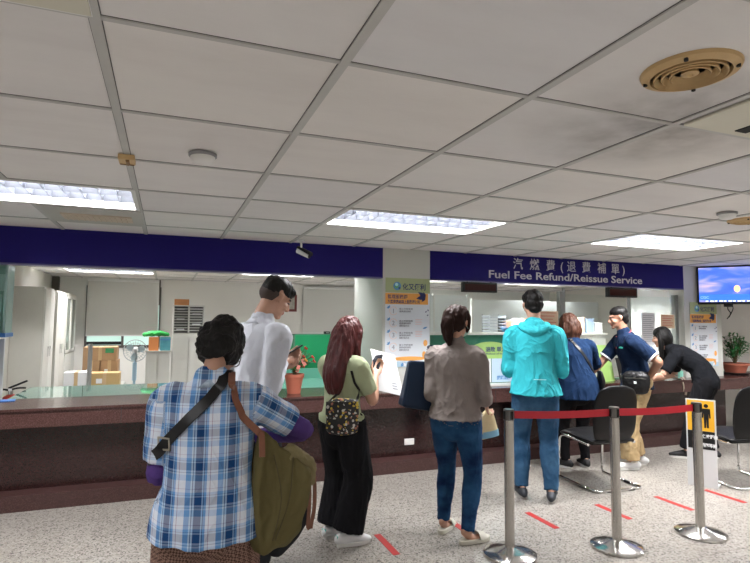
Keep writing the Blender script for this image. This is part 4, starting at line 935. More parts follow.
# ------------------------------------------------------------------ people
# Every figure faces +Y in its own frame, x to its right, z up, feet on z = 0.
def ik(root, tgt, l1, l2, pole):
    d = tgt - root; L = min(d.length, (l1 + l2) * .999); dn = d.normalized()
    a = (l1 * l1 - l2 * l2 + L * L) / (2 * L); hh = math.sqrt(max(l1 * l1 - a * a, 0))
    pv = V(pole) - dn * V(pole).dot(dn)
    pv.normalize(); return root + dn * a + pv * hh, root + dn * L
class Fig:
    def __init__(s, h, w=1.0, lean=0.0, side=0.0, bow=0.0, turn=0.0, tilt=0.0, feet=((-.09, 0, .1), (.09, 0, -.1)), hands=(None, None), poles=(None, None), shoulder=.108, hipback=0.0, twist=0.0):
        s.h, s.w = h, w
        s.pel = V((0, -hipback, .525 * h)); M = Matrix.Rotation(-side, 3, 'Y') @ Matrix.Rotation(-lean, 3, 'X'); s.M = M
        s.up = M @ V((0, 0, 1)); s.rt = Matrix.Rotation(twist, 3, 'Z') @ M @ V((1, 0, 0)); s.fw = s.up.cross(s.rt)
        s.waist = s.pel + (V((0, 0, 1)) * .6 + s.up * .4).normalized() * .095 * h
        s.chest = s.waist + s.up * .105 * h
        s.neck = s.chest + s.up * .105 * h
        B = Matrix.Rotation(turn, 3, 'Z') @ Matrix.Rotation(-(lean * .6 + bow), 3, 'X') @ Matrix.Rotation(tilt, 3, 'Y')
        s.hu, s.hf, s.hr = B @ V((0, 0, 1)), B @ V((0, 1, 0)), B @ V((1, 0, 0))
        s.head = s.neck + s.up * .035 * h + (s.hu * .062 + s.hf * .012) * h
        s.k = h / 1.70
        s.sh = []; s.el = []; s.wr = []; s.hip = []; s.kn = []; s.an = []; s.toe = []
        for i, sg in enumerate((-1, 1)):
            sh = s.neck - s.up * .056 * h + s.rt * sg * shoulder * h; s.sh.append(sh)
            tg = hands[i] if hands[i] is not None else V((sg * (shoulder + .035) * h, .03, sh.z - .325 * h))
            tg = V(tg); pole = V(poles[i]) if poles[i] is not None else V((sg * .5, -.8, -.3))
            e, wv = ik(sh, tg, .175 * h, .150 * h, pole); s.el.append(e); s.wr.append(wv)
            hp_ = s.pel + V((sg * .052 * h, 0, -.01 * h)); s.hip.append(hp_)
            fx_, fy_, yaw_ = feet[i]
            an = V((fx_, fy_, .05 * h)); f = V((math.sin(-yaw_), math.cos(-yaw_), 0)); s.toe.append(f)
            kn, an = ik(hp_, an, .245 * h, .232 * h, (f.x * .5, 1, 0)); s.kn.append(kn); s.an.append(an)
    def torso(s, inf=0, flare=0, drop=None, b=1.0):
        h, w = s.h, s.w; st = []
        if drop is not None:
            st.append((s.pel + V((0, 0, -drop)), .100 * h * w + inf + flare, .074 * h * w * b + inf + flare))
        else: st.append((s.pel + V((0, 0, -.055 * h)), .075 * h * w + inf, .055 * h * w * b + inf))
        st += [(s.pel, .099 * h * w + inf + flare * .5, .072 * h * w * b + inf + flare * .3), (s.waist, .083 * h * w + inf, .060 * h * w * b + inf), (s.chest, .094 * h * w + inf * .8, .067 * h * w * b + inf * .7),
               (s.neck - s.up * .052 * h, .100 * h * w + inf * .6, .060 * h * b + inf * .6), (s.neck - s.up * .022 * h, .072 * h * w + inf * .5, .048 * h + inf * .5), (s.neck + s.up * .002 * h, .040 * h + inf * .4, .037 * h + inf * .3)]
        return st
    def arm(s, i, inf=0, t=1.0, cuff=0.0):
        h = s.h; sh, e, wv = s.sh[i], s.el[i], s.wr[i]
        inn = sh - s.rt * (.035 * h * (1 if i else -1)) + s.up * .012 * h
        R0 = [(inn, .030), (sh, .036), (sh.lerp(e, .35), .032), (sh.lerp(e, .75), .027), (e, .0245), (e.lerp(wv, .25), .0255), (e.lerp(wv, .65), .020), (wv, .0155)]
        T = [-.1, 0, .175, .375, .5, .625, .825, 1.0]
        out = []
        for (c, r), tt in zip(R0, T):
            if tt <= t + 1e-6: out.append((c, r * h + inf + cuff * max(0, tt), r * h * .95 + inf + cuff * max(0, tt)))
            else:
                (c0, r0), t0 = R0[T.index(tt) - 1], T[T.index(tt) - 1]
                if t > t0: f = (t - t0) / (tt - t0); out.append((c0.lerp(c, f), (r0 + (r - r0) * f) * h + inf + cuff * t, (r0 + (r - r0) * f) * h * .95 + inf + cuff * t))
                break
        return out
    def leg(s, i, inf=0, flare=0, end=1.0, straight=False):
        h = s.h; a, k, n = s.hip[i], s.kn[i], s.an[i]
        if straight: R0 = [(a, .060), (a.lerp(k, .5), .054), (k, .046), (k.lerp(n, .5), .042), (k.lerp(n, .95), .040)]
        else: R0 = [(a, .058), (a.lerp(k, .5), .049), (k, .035), (k.lerp(n, .35), .035), (k.lerp(n, .75), .025), (n, .022)]
        n_ = len(R0); out = []
        for j, (c, r) in enumerate(R0):
            u = j / (n_ - 1); out.append((c, r * h * (s.w if j < 2 else 1) + inf + flare * u, r * h + inf + flare * u))
        return out
    def P(s, x, y, z): return s.head + (s.hr * x + s.hf * y + s.hu * z) * s.k
    def hb(s): return Matrix((s.hr, s.hf, s.hu)).transposed()
    def E(s, bm, c, r, sub=3): ell(bm, s.P(*c), [q * s.k for q in r], s.hb(), sub)
def hand(bm, wv, d, l, k, curl=.35, spread=.0):
    """d: wrist to fingers, l: towards the thumb; palm faces d x l side."""
    d = V(d).normalized(); l = (V(l) - d * V(l).dot(d)).normalized(); n = d.cross(l).normalized()
    loft(bm, [(wv - d * .015 * k, .024 * k, .018 * k), (wv + d * .02 * k, .030 * k, .017 * k), (wv + d * .055 * k, .039 * k, .015 * k), (wv + d * .088 * k, .038 * k, .012 * k)], l, 14, 3)
    for off, L, r in ((.028, .070, .0088), (.0095, .078, .009), (-.0095, .072, .0086), (-.027, .056, .0078)):
        p = wv + d * .075 * k + l * off * k; dd = (d + l * spread * off * 10).normalized(); pts = [(p, r * 1.1 * k, r * k)]; a = curl * .5
        p = p + dd * .02 * k; pts.append((p, r * 1.05 * k, r * k))
        for seg_, fr in enumerate((.45, .30, .25)):
            v = dd * math.cos(a) + n * math.sin(a); p = p + v * (L * fr * k); pts.append((p, r * (.98 - .08 * seg_) * k, r * (.95 - .08 * seg_) * k)); a += curl
        loft(bm, pts, l, 8, 2)
    p = wv + d * .022 * k + l * .022 * k; v = (d * .62 + l * .62 + n * .35).normalized()
    q = p + v * .042 * k; v2 = (d * .85 + l * .25 + n * .45).normalized()
    loft(bm, [(p, .014 * k, .013 * k), (q, .0115 * k, .011 * k), (q + v2 * .030 * k, .0095 * k, .009 * k), (q + v2 * .052 * k, .007 * k, .007 * k)], n, 8, 3)
def body(F, t, skin, hands=((None,), (None,)), vox=.0065, fem=False):
    bm = NB(); k = F.k; h = F.h
    loft(bm, F.torso(-.004), F.rt, 24, 4)
    loft(bm, [(F.neck - F.up * .03 * h, .036 * h, .036 * h), (F.neck + F.up * .02 * h, .031 * h if not fem else .027 * h, .033 * h), (F.P(0, -.012, -.05), .033 * h if not fem else .028 * h, .035 * h)], F.rt, 18, 4)
    for i in (0, 1):
        loft(bm, F.arm(i), F.fw, 14, 4); loft(bm, F.leg(i, -.004), (1, 0, 0), 16, 4)
        a = F.an[i]; f = F.toe[i]
        loft(bm, [(V((a.x, a.y, a.z)) - f * .03 * k, .025 * k, .03 * k), (V((a.x, a.y, .035)) + f * .03 * k, .032 * k, .026 * k), (V((a.x, a.y, .026)) + f * .10 * k, .036 * k, .018 * k), (V((a.x, a.y, .022)) + f * .155 * k, .030 * k, .013 * k)], f.cross(V((0, 0, 1))), 14, 3)
        hs = hands[i]
        if hs[0] is not None: hand(bm, F.wr[i], *hs)
        else: hand(bm, F.wr[i], (F.wr[i] - F.el[i]).normalized() + V((0, .1, -.1)), V((0, 1, .1)), k, .4)
    E = F.E
    E(bm, (0, -.015, .032), (.074, .092, .078)); E(bm, (0, .02, -.035), (.057, .066, .068)); E(bm, (0, .030, -.068), (.048, .054, .034)); E(bm, (0, .068, -.094), (.024, .020, .017), 2)
    E(bm, (0, .070, .022), (.046, .022, .014), 2)
    for sg in (-1, 1):
        E(bm, (sg * .036, .060, -.030), (.022, .024, .022), 2); E(bm, (sg * .030, .078, -.001), (.013, .008, .008), 2)
        loft(bm, [(F.P(sg * .070, .006, .004), .010 * k, .008 * k), (F.P(sg * .079, -.004, .012), .016 * k, .008 * k), (F.P(sg * .078, .0, -.012), .014 * k, .007 * k), (F.P(sg * .072, .008, -.030), .008 * k, .006 * k)], F.hf, 10, 3)
    loft(bm, [(F.P(0, .080, .012), .009 * k, .009 * k), (F.P(0, .096, -.012), .010 * k, .010 * k), (F.P(0, .104, -.030), .014 * k, .010 * k), (F.P(0, .090, -.036), .015 * k, .007 * k)], F.hr, 10, 3)
    E(bm, (0, .084, -.057), (.022, .009, .005), 2); E(bm, (0, .083, -.067), (.019, .009, .006), 2)
    eyes = [F.P(sg * .030, .084, .0) for sg in (-1, 1)]; brow = [F.P(sg * .031, .088, .022) for sg in (-1, 1)]; lip = F.P(0, .09, -.062)
    def mf(c, n):
        if (c - lip).length < .024 * k and abs((c - lip).dot(F.hu)) < .011 * k: return 1
        for e_ in eyes:
            d_ = c - e_
            if abs(d_.dot(F.hr)) < .013 * k and abs(d_.dot(F.hu)) < .0045 * k and abs(d_.dot(F.hf)) < .02: return 2
        for e_ in brow:
            d_ = c - e_
            if abs(d_.dot(F.hr)) < .018 * k and abs(d_.dot(F.hu)) < .005 * k and abs(d_.dot(F.hf)) < .025: return 2
        return 0
    return blob('body', bm, [skin, M_LIP, M_EYE], t, vox, 2, matfn=mf)
def hair(F, t, m, bumps, name='hair', amp=.004, s=(30, 30, 30), seed=1, extra=None, vox=.008, smooth=2, vertical=0):
    bm = NB()
    for c, r in bumps: F.E(bm, c, r)
    if extra: extra(bm)
    def f(co, n):
        p = V((co.x * s[0] + seed, co.y * s[1], co.z * s[2])); return amp * (noise.noise(p) + .6 * noise.noise(p * 2.3)) 
    return blob(name, bm, m, t, vox, smooth, f)
def shoe(F, t, i, m, sole_m, L=.27, name='shoe', low=False, open_=False):
    a = F.an[i]; f = F.toe[i]; k = F.k; sd = f.cross(V((0, 0, 1))); g = V((a.x, a.y, 0)); c = g + f * .055 * k; hl = L / 2 * k
    bm = NB()
    st = [(c - f * hl * .96 + V((0, 0, .045)), .026 * k, .030), (c - f * hl * .75 + V((0, 0, .052)), .037 * k, .042), (c - f * hl * .35 + V((0, 0, .052)), .038 * k, .043), (c + f * hl * .1 + V((0, 0, .045)), .041 * k, .035), (c + f * hl * .55 + V((0, 0, .036)), .046 * k, .026), (c + f * hl * .9 + V((0, 0, .030)), .033 * k, .016)]
    loft(bm, st, sd, 18, 4)
    if not low: loft(bm, [(g + V((0, 0, .05)) - f * .01, .036 * k, .045 * k), (g + V((0, 0, .088)) - f * .008, .034 * k, .040 * k)], sd, 16, 2, ('round', 'flat'))
    bmesh.ops.bisect_plane(bm, geom=bm.verts[:] + bm.edges[:] + bm.faces[:], plane_co=(0, 0, .016), plane_no=(0, 0, -1), clear_outer=True)
    o = obj(name, bm, m, t, smooth='all')
    bm = NB(); n = 28; lo = []; hi = []
    for q in range(n):
        a_ = 2 * PI * q / n; u = math.cos(a_); v = math.sin(a_); wd = (.046 if u > 0 else .038) * k * (1 - .12 * abs(u))
        p = c + f * (hl * 1.02 * math.copysign(abs(u) ** .8, u)) + sd * (wd * math.copysign(abs(v) ** .8, v)); lo.append(bm.verts.new(p + V((0, 0, .002)))); hi.append(bm.verts.new(p * 1 + V((0, 0, .024))))
    bm.faces.new(list(reversed(lo))); bm.faces.new(hi)
    for q in range(n): bm.faces.new((lo[q], lo[(q + 1) % n], hi[(q + 1) % n], hi[q]))
    obj('sole', bm, sole_m, o, smooth=True)
    return o, c, f, sd, hl
def trousers(F, t, m, name='trousers', inf=.010, flare=0, straight=False, fold=None, seed=0, topinf=.008, cut=None):
    bm = NB(); 
    loft(bm, [(F.pel + V((0, 0, -.055 * F.h)), .085 * F.h * F.w + inf, .062 * F.h + inf), (F.pel, .099 * F.h * F.w + topinf, .073 * F.h * F.w + topinf), (F.waist - F.up * .01, .085 * F.h * F.w + topinf, .062 * F.h * F.w + topinf)], F.rt if F.rt.z < .2 else (1, 0, 0), 24, 4, ('round', 'flat'))
    for i in (0, 1):
        st = F.leg(i, inf, flare, straight=straight); loft(bm, st, (1, 0, 0), 20, 4, ('round', 'flat'))
    return blob(name, bm, m, t, .009, 3, fold or folds(.006, (12, 12, 5), seed, .002))
def top(F, t, m, name, inf=.014, flare=.01, drop=.02, sleeves=(.42, .42), sinf=.012, cuff=.0, fold=None, extra=None, attr=None, vox=.008, smooth=3, b=1.0):
    bm = NB(); loft(bm, F.torso(inf, flare, drop, b), F.rt, 30, 5, ('flat', 'round'))
    for i in (0, 1):
        if sleeves[i]: loft(bm, F.arm(i, sinf, sleeves[i], cuff), F.fw, 18, 5, ('round', 'flat'))
    if extra: extra(bm)
    return blob(name, bm, m, t, vox, smooth, fold or folds(.008, (8, 8, 4), 3, .002), attr=attr)
def collar(F, t, m, inf=.010, hgt=.045, name='collar'):
    bm = NB(); c0 = F.neck - F.up * .022 * F.h; seg = 28; rings = []
    for (r, z) in ((.047, -.006), (.042, hgt * .6), (.040, hgt), (.047, hgt * .55), (.060, -.004)):
        rings.append([bm.verts.new(c0 + F.rt * (r * F.h * 1.02 * math.cos(2 * PI * q / seg)) + F.fw * (r * F.h * .95 * math.sin(2 * PI * q / seg)) + F.up * (z - .012 * math.sin(2 * PI * q / seg))) for q in range(seg)])
    rings.append(rings[0])
    for a, b_ in zip(rings[:-1], rings[1:]):
        for q in range(seg): bm.faces.new((a[q], a[(q + 1) % seg], b_[(q + 1) % seg], b_[q]))
    return obj(name, bm, m, t, smooth='all')
def surf_strap(name, t, m, pts, wdt, thk=.004, normals=None):
    bm = NB(); P = catmull([[*V(p)] for p in pts], 6); P = [V(p) for p in P]; n = len(P); rows = []
    NN = catmull([[*V(q)] for q in normals], 6)
    for i in range(n):
        tg = (P[min(i + 1, n - 1)] - P[max(i - 1, 0)]).normalized(); nn = V(NN[i]); nn = (nn - tg * nn.dot(tg)).normalized(); sd = tg.cross(nn)
        rows.append([bm.verts.new(P[i] + sd * wdt / 2 * a + nn * thk * b_) for a, b_ in ((-1, 0), (1, 0), (1, 1), (-1, 1))])
    for a, b_ in zip(rows[:-1], rows[1:]):
        for q in range(4): bm.faces.new((a[q], a[(q + 1) % 4], b_[(q + 1) % 4], b_[q]))
    bm.faces.new(rows[0]); bm.faces.new(list(reversed(rows[-1])))
    return obj(name, bm, m, t, smooth=True)
def wrap(F, inf):
    """nearest point on the garment shell around the spine for a local (angle, height) pair; angle 0 = front, PI = back, PI/2 = right"""
    st = F.torso(inf, .01, .05)
    def g(ang, z):
        best = None
        zs = [(c.z, c, a, b) for c, a, b in st]
        for (z0, c0, a0, b0), (z1, c1, a1, b1) in zip(zs[:-1], zs[1:]):
            if z0 <= z <= z1:
                f = (z - z0) / (z1 - z0 + 1e-9); c = c0.lerp(c1, f); a = a0 + (a1 - a0) * f; b = b0 + (b1 - b0) * f; best = (c, a, b)
        if best is None: best = (zs[-1][1], zs[-1][2], zs[-1][3]) if z > zs[-1][0] else (zs[0][1], zs[0][2], zs[0][3])
        c, a, b = best; nrm = (F.rt * (math.sin(ang) / a) + F.fw * (math.cos(ang) / b)).normalized()
        return c + F.rt * (a * math.sin(ang)) + F.fw * (b * math.cos(ang)), nrm
    return g
def wrapped_strap(name, F, t, m, path, wdt, inf, thk=.004, head=(), tail=()):
    g = wrap(F, inf); P = []; N = []
    for p, n_ in head: P.append(V(p)); N.append(V(n_))
    for a, z in path:
        p, n_ = g(a, z); P.append(p); N.append(n_)
    for p, n_ in tail: P.append(V(p)); N.append(V(n_))
    return surf_strap(name, t, m, P, wdt, thk, N)
def laid_strap(name, over, t, m, pts, wdt, thk=.004, head=(), tail=(), off=.003):
    """a strap lying on the back of a garment: (x, z) points found on its surface"""
    me = over.data; tree = BVHTree.FromPolygons([v.co for v in me.vertices], [tuple(q.vertices) for q in me.polygons])
    P = [V(a) for a, _ in head]; N = [V(b) for _, b in head]; Q = []
    for (x0, z0), (x1, z1) in zip(pts[:-1], pts[1:]):
        for k in range(3): Q.append((x0 + (x1 - x0) * k / 3, z0 + (z1 - z0) * k / 3))
    Q.append(pts[-1]); ys = []
    for x, z in Q:
        h_, n_, _, _ = tree.ray_cast(V((x, -1.5, z)), V((0, 1, 0)))
        ys.append((h_.y if h_ else (ys[-1][0] if ys else -.1), n_ if h_ else V((0, -1, 0))))
    for i, (x, z) in enumerate(Q):
        lo_ = ys[max(0, i - 1):i + 2]; y = min(sum(a[0] for a in lo_) / len(lo_), ys[i][0]); P.append(V((x, y - off, z))); nn = V((0, 0, 0))
        for a in lo_: nn += a[1]
        N.append(nn.normalized())
    for a, b in tail: P.append(V(a)); N.append(V(b))
    return surf_strap(name, t, m, P, wdt, thk, N)
PB = 'people queueing at the counter'

# --- fabrics
def cloth(m, strength=.5, scale=5.5, spec=.12, stretch=(1, 1, .55)):
    t = m.node_tree; b = t.nodes['Principled BSDF']; b.inputs['Specular IOR Level'].default_value = spec; b.inputs['Roughness'].default_value = .9
    tc = t.nodes.new('ShaderNodeTexCoord'); mp = t.nodes.new('ShaderNodeMapping'); mp.inputs['Scale'].default_value = stretch; mp.inputs['Rotation'].default_value = (.25, .35, .2)
    n = t.nodes.new('ShaderNodeTexNoise'); n.inputs['Scale'].default_value = scale; n.inputs['Detail'].default_value = 2.5; n.inputs['Distortion'].default_value = 1.1
    ln(t, tc.outputs['Object'], mp.inputs[0]); ln(t, mp.outputs[0], n.inputs['Vector'])
    a = t.nodes.new('ShaderNodeMath'); a.operation = 'SUBTRACT'; a.inputs[1].default_value = .5; ln(t, n.outputs['Fac'], a.inputs[0])
    c = t.nodes.new('ShaderNodeMath'); c.operation = 'ABSOLUTE'; ln(t, a.outputs[0], c.inputs[0])
    d = t.nodes.new('ShaderNodeMath'); d.operation = 'POWER'; d.inputs[1].default_value = .6; ln(t, c.outputs[0], d.inputs[0])
    bp = t.nodes.new('ShaderNodeBump'); bp.inputs['Strength'].default_value = strength; bp.inputs['Distance'].default_value = .035; bp.invert = True
    ln(t, d.outputs[0], bp.inputs['Height'])
    if b.inputs['Normal'].links: ln(t, b.inputs['Normal'].links[0].from_socket, bp.inputs['Normal'])
    ln(t, bp.outputs[0], b.inputs['Normal']); return m
def plaid_mat():
    m, t, b = nt('blue_plaid_cotton'); b.inputs['Roughness'].default_value = .8
    at_ = t.nodes.new('ShaderNodeAttribute'); at_.attribute_name = 'cloth'
    sp = t.nodes.new('ShaderNodeSeparateXYZ'); ln(t, at_.outputs['Vector'], sp.inputs[0])
    def stripes(sock, period, off):
        ad = t.nodes.new('ShaderNodeMath'); ad.operation = 'ADD'; ad.inputs[1].default_value = off; ln(t, sock, ad.inputs[0])
        dv = t.nodes.new('ShaderNodeMath'); dv.operation = 'DIVIDE'; dv.inputs[1].default_value = period; ln(t, ad.outputs[0], dv.inputs[0])
        fr = t.nodes.new('ShaderNodeMath'); fr.operation = 'FRACT'; ln(t, dv.outputs[0], fr.inputs[0])
        W, L, D = (.74, .78, .84), (.17, .38, .68), (.010, .060, .21)
        r = ramp(t, [(0, W), (.13, L), (.30, (.55, .68, .80)), (.35, D), (.375, (.45, .60, .76)), (.43, D), (.66, (.35, .52, .72)), (.70, D), (.725, L), (.80, W), (.89, (.42, .30, .42)), (.91, W)])
        ln(t, fr.outputs[0], r.inputs[0]); return r
    a = stripes(sp.outputs[0], .105, .5); c = stripes(sp.outputs[1], .115, .01)
    mx = t.nodes.new('ShaderNodeMix'); mx.data_type = 'RGBA'; mx.inputs['Factor'].default_value = .46
    ln(t, a.outputs[0], mx.inputs['A']); ln(t, c.outputs[0], mx.inputs['B'])
    m2 = t.nodes.new('ShaderNodeMix'); m2.data_type = 'RGBA'; m2.blend_type = 'MULTIPLY'; m2.inputs['Factor'].default_value = .62
    ln(t, mx.outputs['Result'], m2.inputs['A']); ln(t, a.outputs[0], m2.inputs['B'])
    g = t.nodes.new('ShaderNodeGamma'); g.inputs[1].default_value = .80; ln(t, m2.outputs['Result'], g.inputs[0])
    ln(t, g.outputs[0], b.inputs['Base Color']); return m
def tweed():
    m, t, b = nt('brown_houndstooth'); b.inputs['Roughness'].default_value = .9
    tc = t.nodes.new('ShaderNodeTexCoord'); c = t.nodes.new('ShaderNodeTexChecker'); c.inputs['Scale'].default_value = 130
    mp = t.nodes.new('ShaderNodeMapping'); mp.inputs['Rotation'].default_value = (0, .6, .0); ln(t, tc.outputs['Object'], mp.inputs[0]); ln(t, mp.outputs[0], c.inputs[0])
    c.inputs[1].default_value = (.30, .19, .15, 1); c.inputs[2].default_value = (.10, .055, .045, 1); ln(t, c.outputs[0], b.inputs['Base Color']); return m
def denim(name, c, c2):
    m, t, b = nt(name); b.inputs['Roughness'].default_value = .85
    tc = t.nodes.new('ShaderNodeTexCoord'); n = t.nodes.new('ShaderNodeTexNoise'); n.inputs['Scale'].default_value = 5; n.inputs['Detail'].default_value = 5
    mp = t.nodes.new('ShaderNodeMapping'); mp.inputs['Scale'].default_value = (1, 1, 1.6); ln(t, tc.outputs['Object'], mp.inputs[0]); ln(t, mp.outputs[0], n.inputs['Vector'])
    r = ramp(t, [(.35, c), (.68, c2)], 'LINEAR'); ln(t, n.outputs['Fac'], r.inputs[0]); ln(t, r.outputs[0], b.inputs['Base Color']); return m
M_SHIRTW = mat('white_cotton', (.62, .65, .72), .8, bump=.1, bscale=25)
M_PANTK = mat('black_cloth', (.010, .010, .012), .8, bump=.1, bscale=30)
M_PANTG = mat('dark_charcoal_cloth', (.022, .024, .028), .8)
M_PURPLE = mat('purple_knit', (.085, .045, .19), .8, var=.1, bump=.15, bscale=200)
M_OLIVEB = mat('olive_canvas', (.125, .105, .045), .8, var=.08, vscale=5, bump=.15, bscale=200)
M_LEATHER = mat('brown_leather', (.20, .075, .04), .45, var=.15, vscale=30)
M_SAGE = mat('sage_green_jersey', (.40, .45, .29), .8, var=.05)
M_GREYT = mat('taupe_jersey', (.235, .205, .195), .85, var=.06, vscale=12)
M_CYAN = mat('cyan_nylon', (.035, .46, .54), .5, var=.05)
M_CYANL = mat('cyan_nylon_light', (.05, .50, .58), .5)
M_NAVY = mat('navy_cloth', (.007, .022, .062), .8, var=.1)
M_POLO = mat('navy_polo', (.007, .017, .045), .8, var=.1)
M_KHAKI = mat('khaki_cotton', (.48, .35, .19), .85, var=.08)
M_BLKT = mat('black_jersey', (.010, .011, .014), .75, var=.2)
M_JEAN = denim('dark_blue_denim', (.006, .022, .075), (.028, .10, .22))
M_JEANL = denim('mid_blue_denim', (.018, .062, .135), (.05, .125, .225))
M_SOLEW = mat('white_rubber', (.72, .72, .70), .6)
M_SHOEW = mat('white_leather', (.76, .77, .78), .5)
M_CREAM = mat('cream_rubber', (.62, .60, .52), .6)
M_TOTE = mat('navy_leather', (.006, .018, .045), .5, spec=.25, bump=.1, bscale=90)
for m_ in (M_SHIRTW, M_PANTK, M_PANTG, M_PURPLE, M_SAGE, M_GREYT, M_CYAN, M_CYANL, M_NAVY, M_POLO, M_KHAKI, M_BLKT, M_JEAN, M_JEANL): cloth(m_)
cloth(M_OLIVEB, .35); cloth(M_CYAN, .5, spec=.3)
M_METAL = mat('buckle_metal', (.45, .42, .36), .3, 1.0)

# ---------- 1: woman in plaid shirt, nearest
t = thing('person', 'person from behind in blue and white plaid shirt and purple arm sleeves, nearest the camera', 'person', (.175, 2.20, 0), -.16, PB)
F = Fig(1.52, 1.06, lean=.10, bow=.62, turn=-.35, feet=((-.12, -.02, .12), (.12, .02, -.12)), shoulder=.103,
        hands=((-.14, .22, .96), (.17, .21, 1.00)), poles=((-.25, -1, -.5), (1, -.15, -.15)), hipback=.02)
body(F, t, M_SKIN, hands=(((.3, 1, .1), (.1, 0, 1), F.k, .5), ((-.6, .9, .1), (-.1, .2, 1), F.k, .45)), fem=True)
def plaid_attr(co):
    for i in (0, 1):
        a, b_ = F.sh[i], F.el[i]; ax = (b_ - a); tt = (co - a).dot(ax) / ax.length_squared
        if abs(co.x) > .158 and tt > -.05 and (co - (a + ax * max(0, min(1, tt)))).length < .10:
            r = co - (a + ax * tt); axn = ax.normalized(); s1 = axn.orthogonal().normalized(); s2 = axn.cross(s1)
            return (math.atan2(r.dot(s1), r.dot(s2)) * .062, tt * ax.length, 0)
    return (.20 * math.asin(max(-1, min(1, co.x / .235))) * 1.1, co.z, 0)
plaid_top = top(F, t, cloth(plaid_mat(), .45), 'plaid_shirt', .028, .026, .095, (.40, .345), .020, .010, folds(.011, (7, 7, 3.2), 2, .0025), attr=plaid_attr, vox=.007, b=1.05)
collar(F, t, mat('collar_blue', (.16, .30, .50), .8, var=.5, vscale=50, col2=(.6, .7, .8)), hgt=.030)
trousers(F, t, cloth(tweed(), .4), 'checked_trousers', .022, .004, True, seed=4)
for i in (0, 1):
    bm = NB(); st = F.arm(i, .0055); loft(bm, st[3:], F.fw, 16, 4, ('round', 'flat')); blob('arm_sleeve', bm, M_PURPLE, t, .006, 2, folds(.0035, (25, 25, 25), i))
hair(F, t, M_HAIR, [((0, -.025, .045), (.100, .110, .098)), ((0, -.055, -.005), (.096, .080, .080)), ((.045, .0, .0), (.052, .06, .08)), ((-.05, .0, .0), (.052, .06, .075)), ((0, -.075, -.05), (.070, .038, .045)), ((0, .04, .075), (.075, .05, .045))], amp=.013, s=(26, 26, 26), seed=5)
bm = NB()
for sg in (-1, 1):
    pts = [F.P(sg * .030 + .024 * math.cos(a) , .106, -.002 + .020 * math.sin(a)) for a in [2 * PI * q / 16 for q in range(17)]]; tube(bm, pts, .0022, 6, 1)
    tube(bm, [F.P(sg * .054, .104, .002), F.P(sg * .074, .06, .004), F.P(sg * .079, .0, .0)], .002, 6, 2)
obj('spectacles', bm, M_BLACKP, t)
bm = NB(); ell(bm, F.P(0, .088, -.06), [q * F.k for q in (.050, .030, .042)], F.hb(), 3); tube(bm, [F.P(.05, .07, -.045), F.P(.074, .01, -.012), F.P(.078, -.005, .002)], .0018, 5, 2); obj('face_mask', bm, mat('mask_pale', (.60, .70, .78), .8), t, smooth='all')
for i in (0, 1): shoe(F, t, i, M_BLACKP, M_BLACKP)
# straps worn by her stay with their bags
bagk = thing('crossbody_bag', 'black webbing crossbody strap with buckle across the back of the plaid shirt', 'bag', (.175, 2.20, 0), -.16)
zN = F.neck.z
laid_strap('strap', plaid_top, bagk, M_BLACKP, [(.040, zN - .005), (.0, zN - .055), (-.07, zN - .125), (-.13, zN - .190), (-.175, zN - .245)], .040, .005,
           head=[(F.neck + F.rt * .055 + F.fw * .075 - F.up * .02, F.fw), (F.neck + F.rt * .055 + F.up * .035 - F.fw * .01, F.up)], tail=[((-.215, -.02, zN - .285), (-1, -.3, 0)), ((-.22, .06, zN - .30), (-1, .2, 0))])
g = wrap(F, .046); pb = V((-.150, -.135, zN - .215)); nb = V((-.45, -.85, .2)).normalized()
tree_ = BVHTree.FromPolygons([v.co for v in plaid_top.data.vertices], [tuple(q_.vertices) for q_ in plaid_top.data.polygons]); hh_, nb, _, _ = tree_.ray_cast(V((-.150, -1.5, zN - .215)), V((0, 1, 0))); pb = hh_ + nb * .008; bm = NB(); M = Matrix.Translation(pb) @ nb.to_track_quat('Z', 'Y').to_matrix().to_4x4()
for q0, q1 in (((-.028, -.022, 0), (-.022, .022, .006)), ((.022, -.022, 0), (.028, .022, .006)), ((-.028, .018, 0), (.028, .024, .006)), ((-.028, -.024, 0), (.028, -.018, .006))): box(bm, q0, q1, M)
obj('buckle', bm, M_METAL, bagk)
pf, nf = V((-.07, .20, zN - .30)), V((0, 1, 0)); bm = NB(); loft(bm, [(pf + V((-.05, .03, -.13)), .07, .03), (pf + V((-.05, .03, -.06)), .075, .035), (pf + V((-.05, .03, 0)), .06, .02)], (1, 0, 0), 18, 3); obj('pouch', bm, M_BLACKP, bagk, smooth='all')
# olive shoulder bag
bag = thing('shoulder_bag', 'large olive canvas shoulder bag with brown leather strap at the plaid shirt side', 'bag', (.175, 2.20, 0), -.16)
bc = V((.245, -.02, -.012))
bm = NB()
ux = V((.97, .25, 0)).normalized(); uy = V((0, 0, 1)); un = V((.25, -.97, 0)).normalized()
outl = [(-.085, 1.07), (-.06, 1.085), (.02, 1.02), (.06, 1.005), (.13, .975), (.165, .93), (.165, .86), (.135, .77), (.105, .69), (.06, .655), (-.06, .625), (-.115, .66), (-.125, .76), (-.115, .90)]
outl = [(x * .84, z) for x, z in outl]
lay = []
for off, sc_ in ((-.085, .80), (-.06, .95), (0, 1.0), (.06, .95), (.085, .80)):
    cen = V((.01, .84)); lay.append([bm.verts.new(bc + ux * (cen.x + (x - cen.x) * sc_) + uy * (cen.y + (z - cen.y) * (sc_ * .15 + .85 if z > .9 else sc_)) + un * off * (.35 if z > .95 else 1)) for x, z in outl])
for a, b_ in zip(lay[:-1], lay[1:]):
    for q in range(len(a)): bm.faces.new((a[q], a[(q + 1) % len(a)], b_[(q + 1) % len(a)], b_[q]))
bm.faces.new(list(reversed(lay[0]))); bm.faces.new(lay[-1])
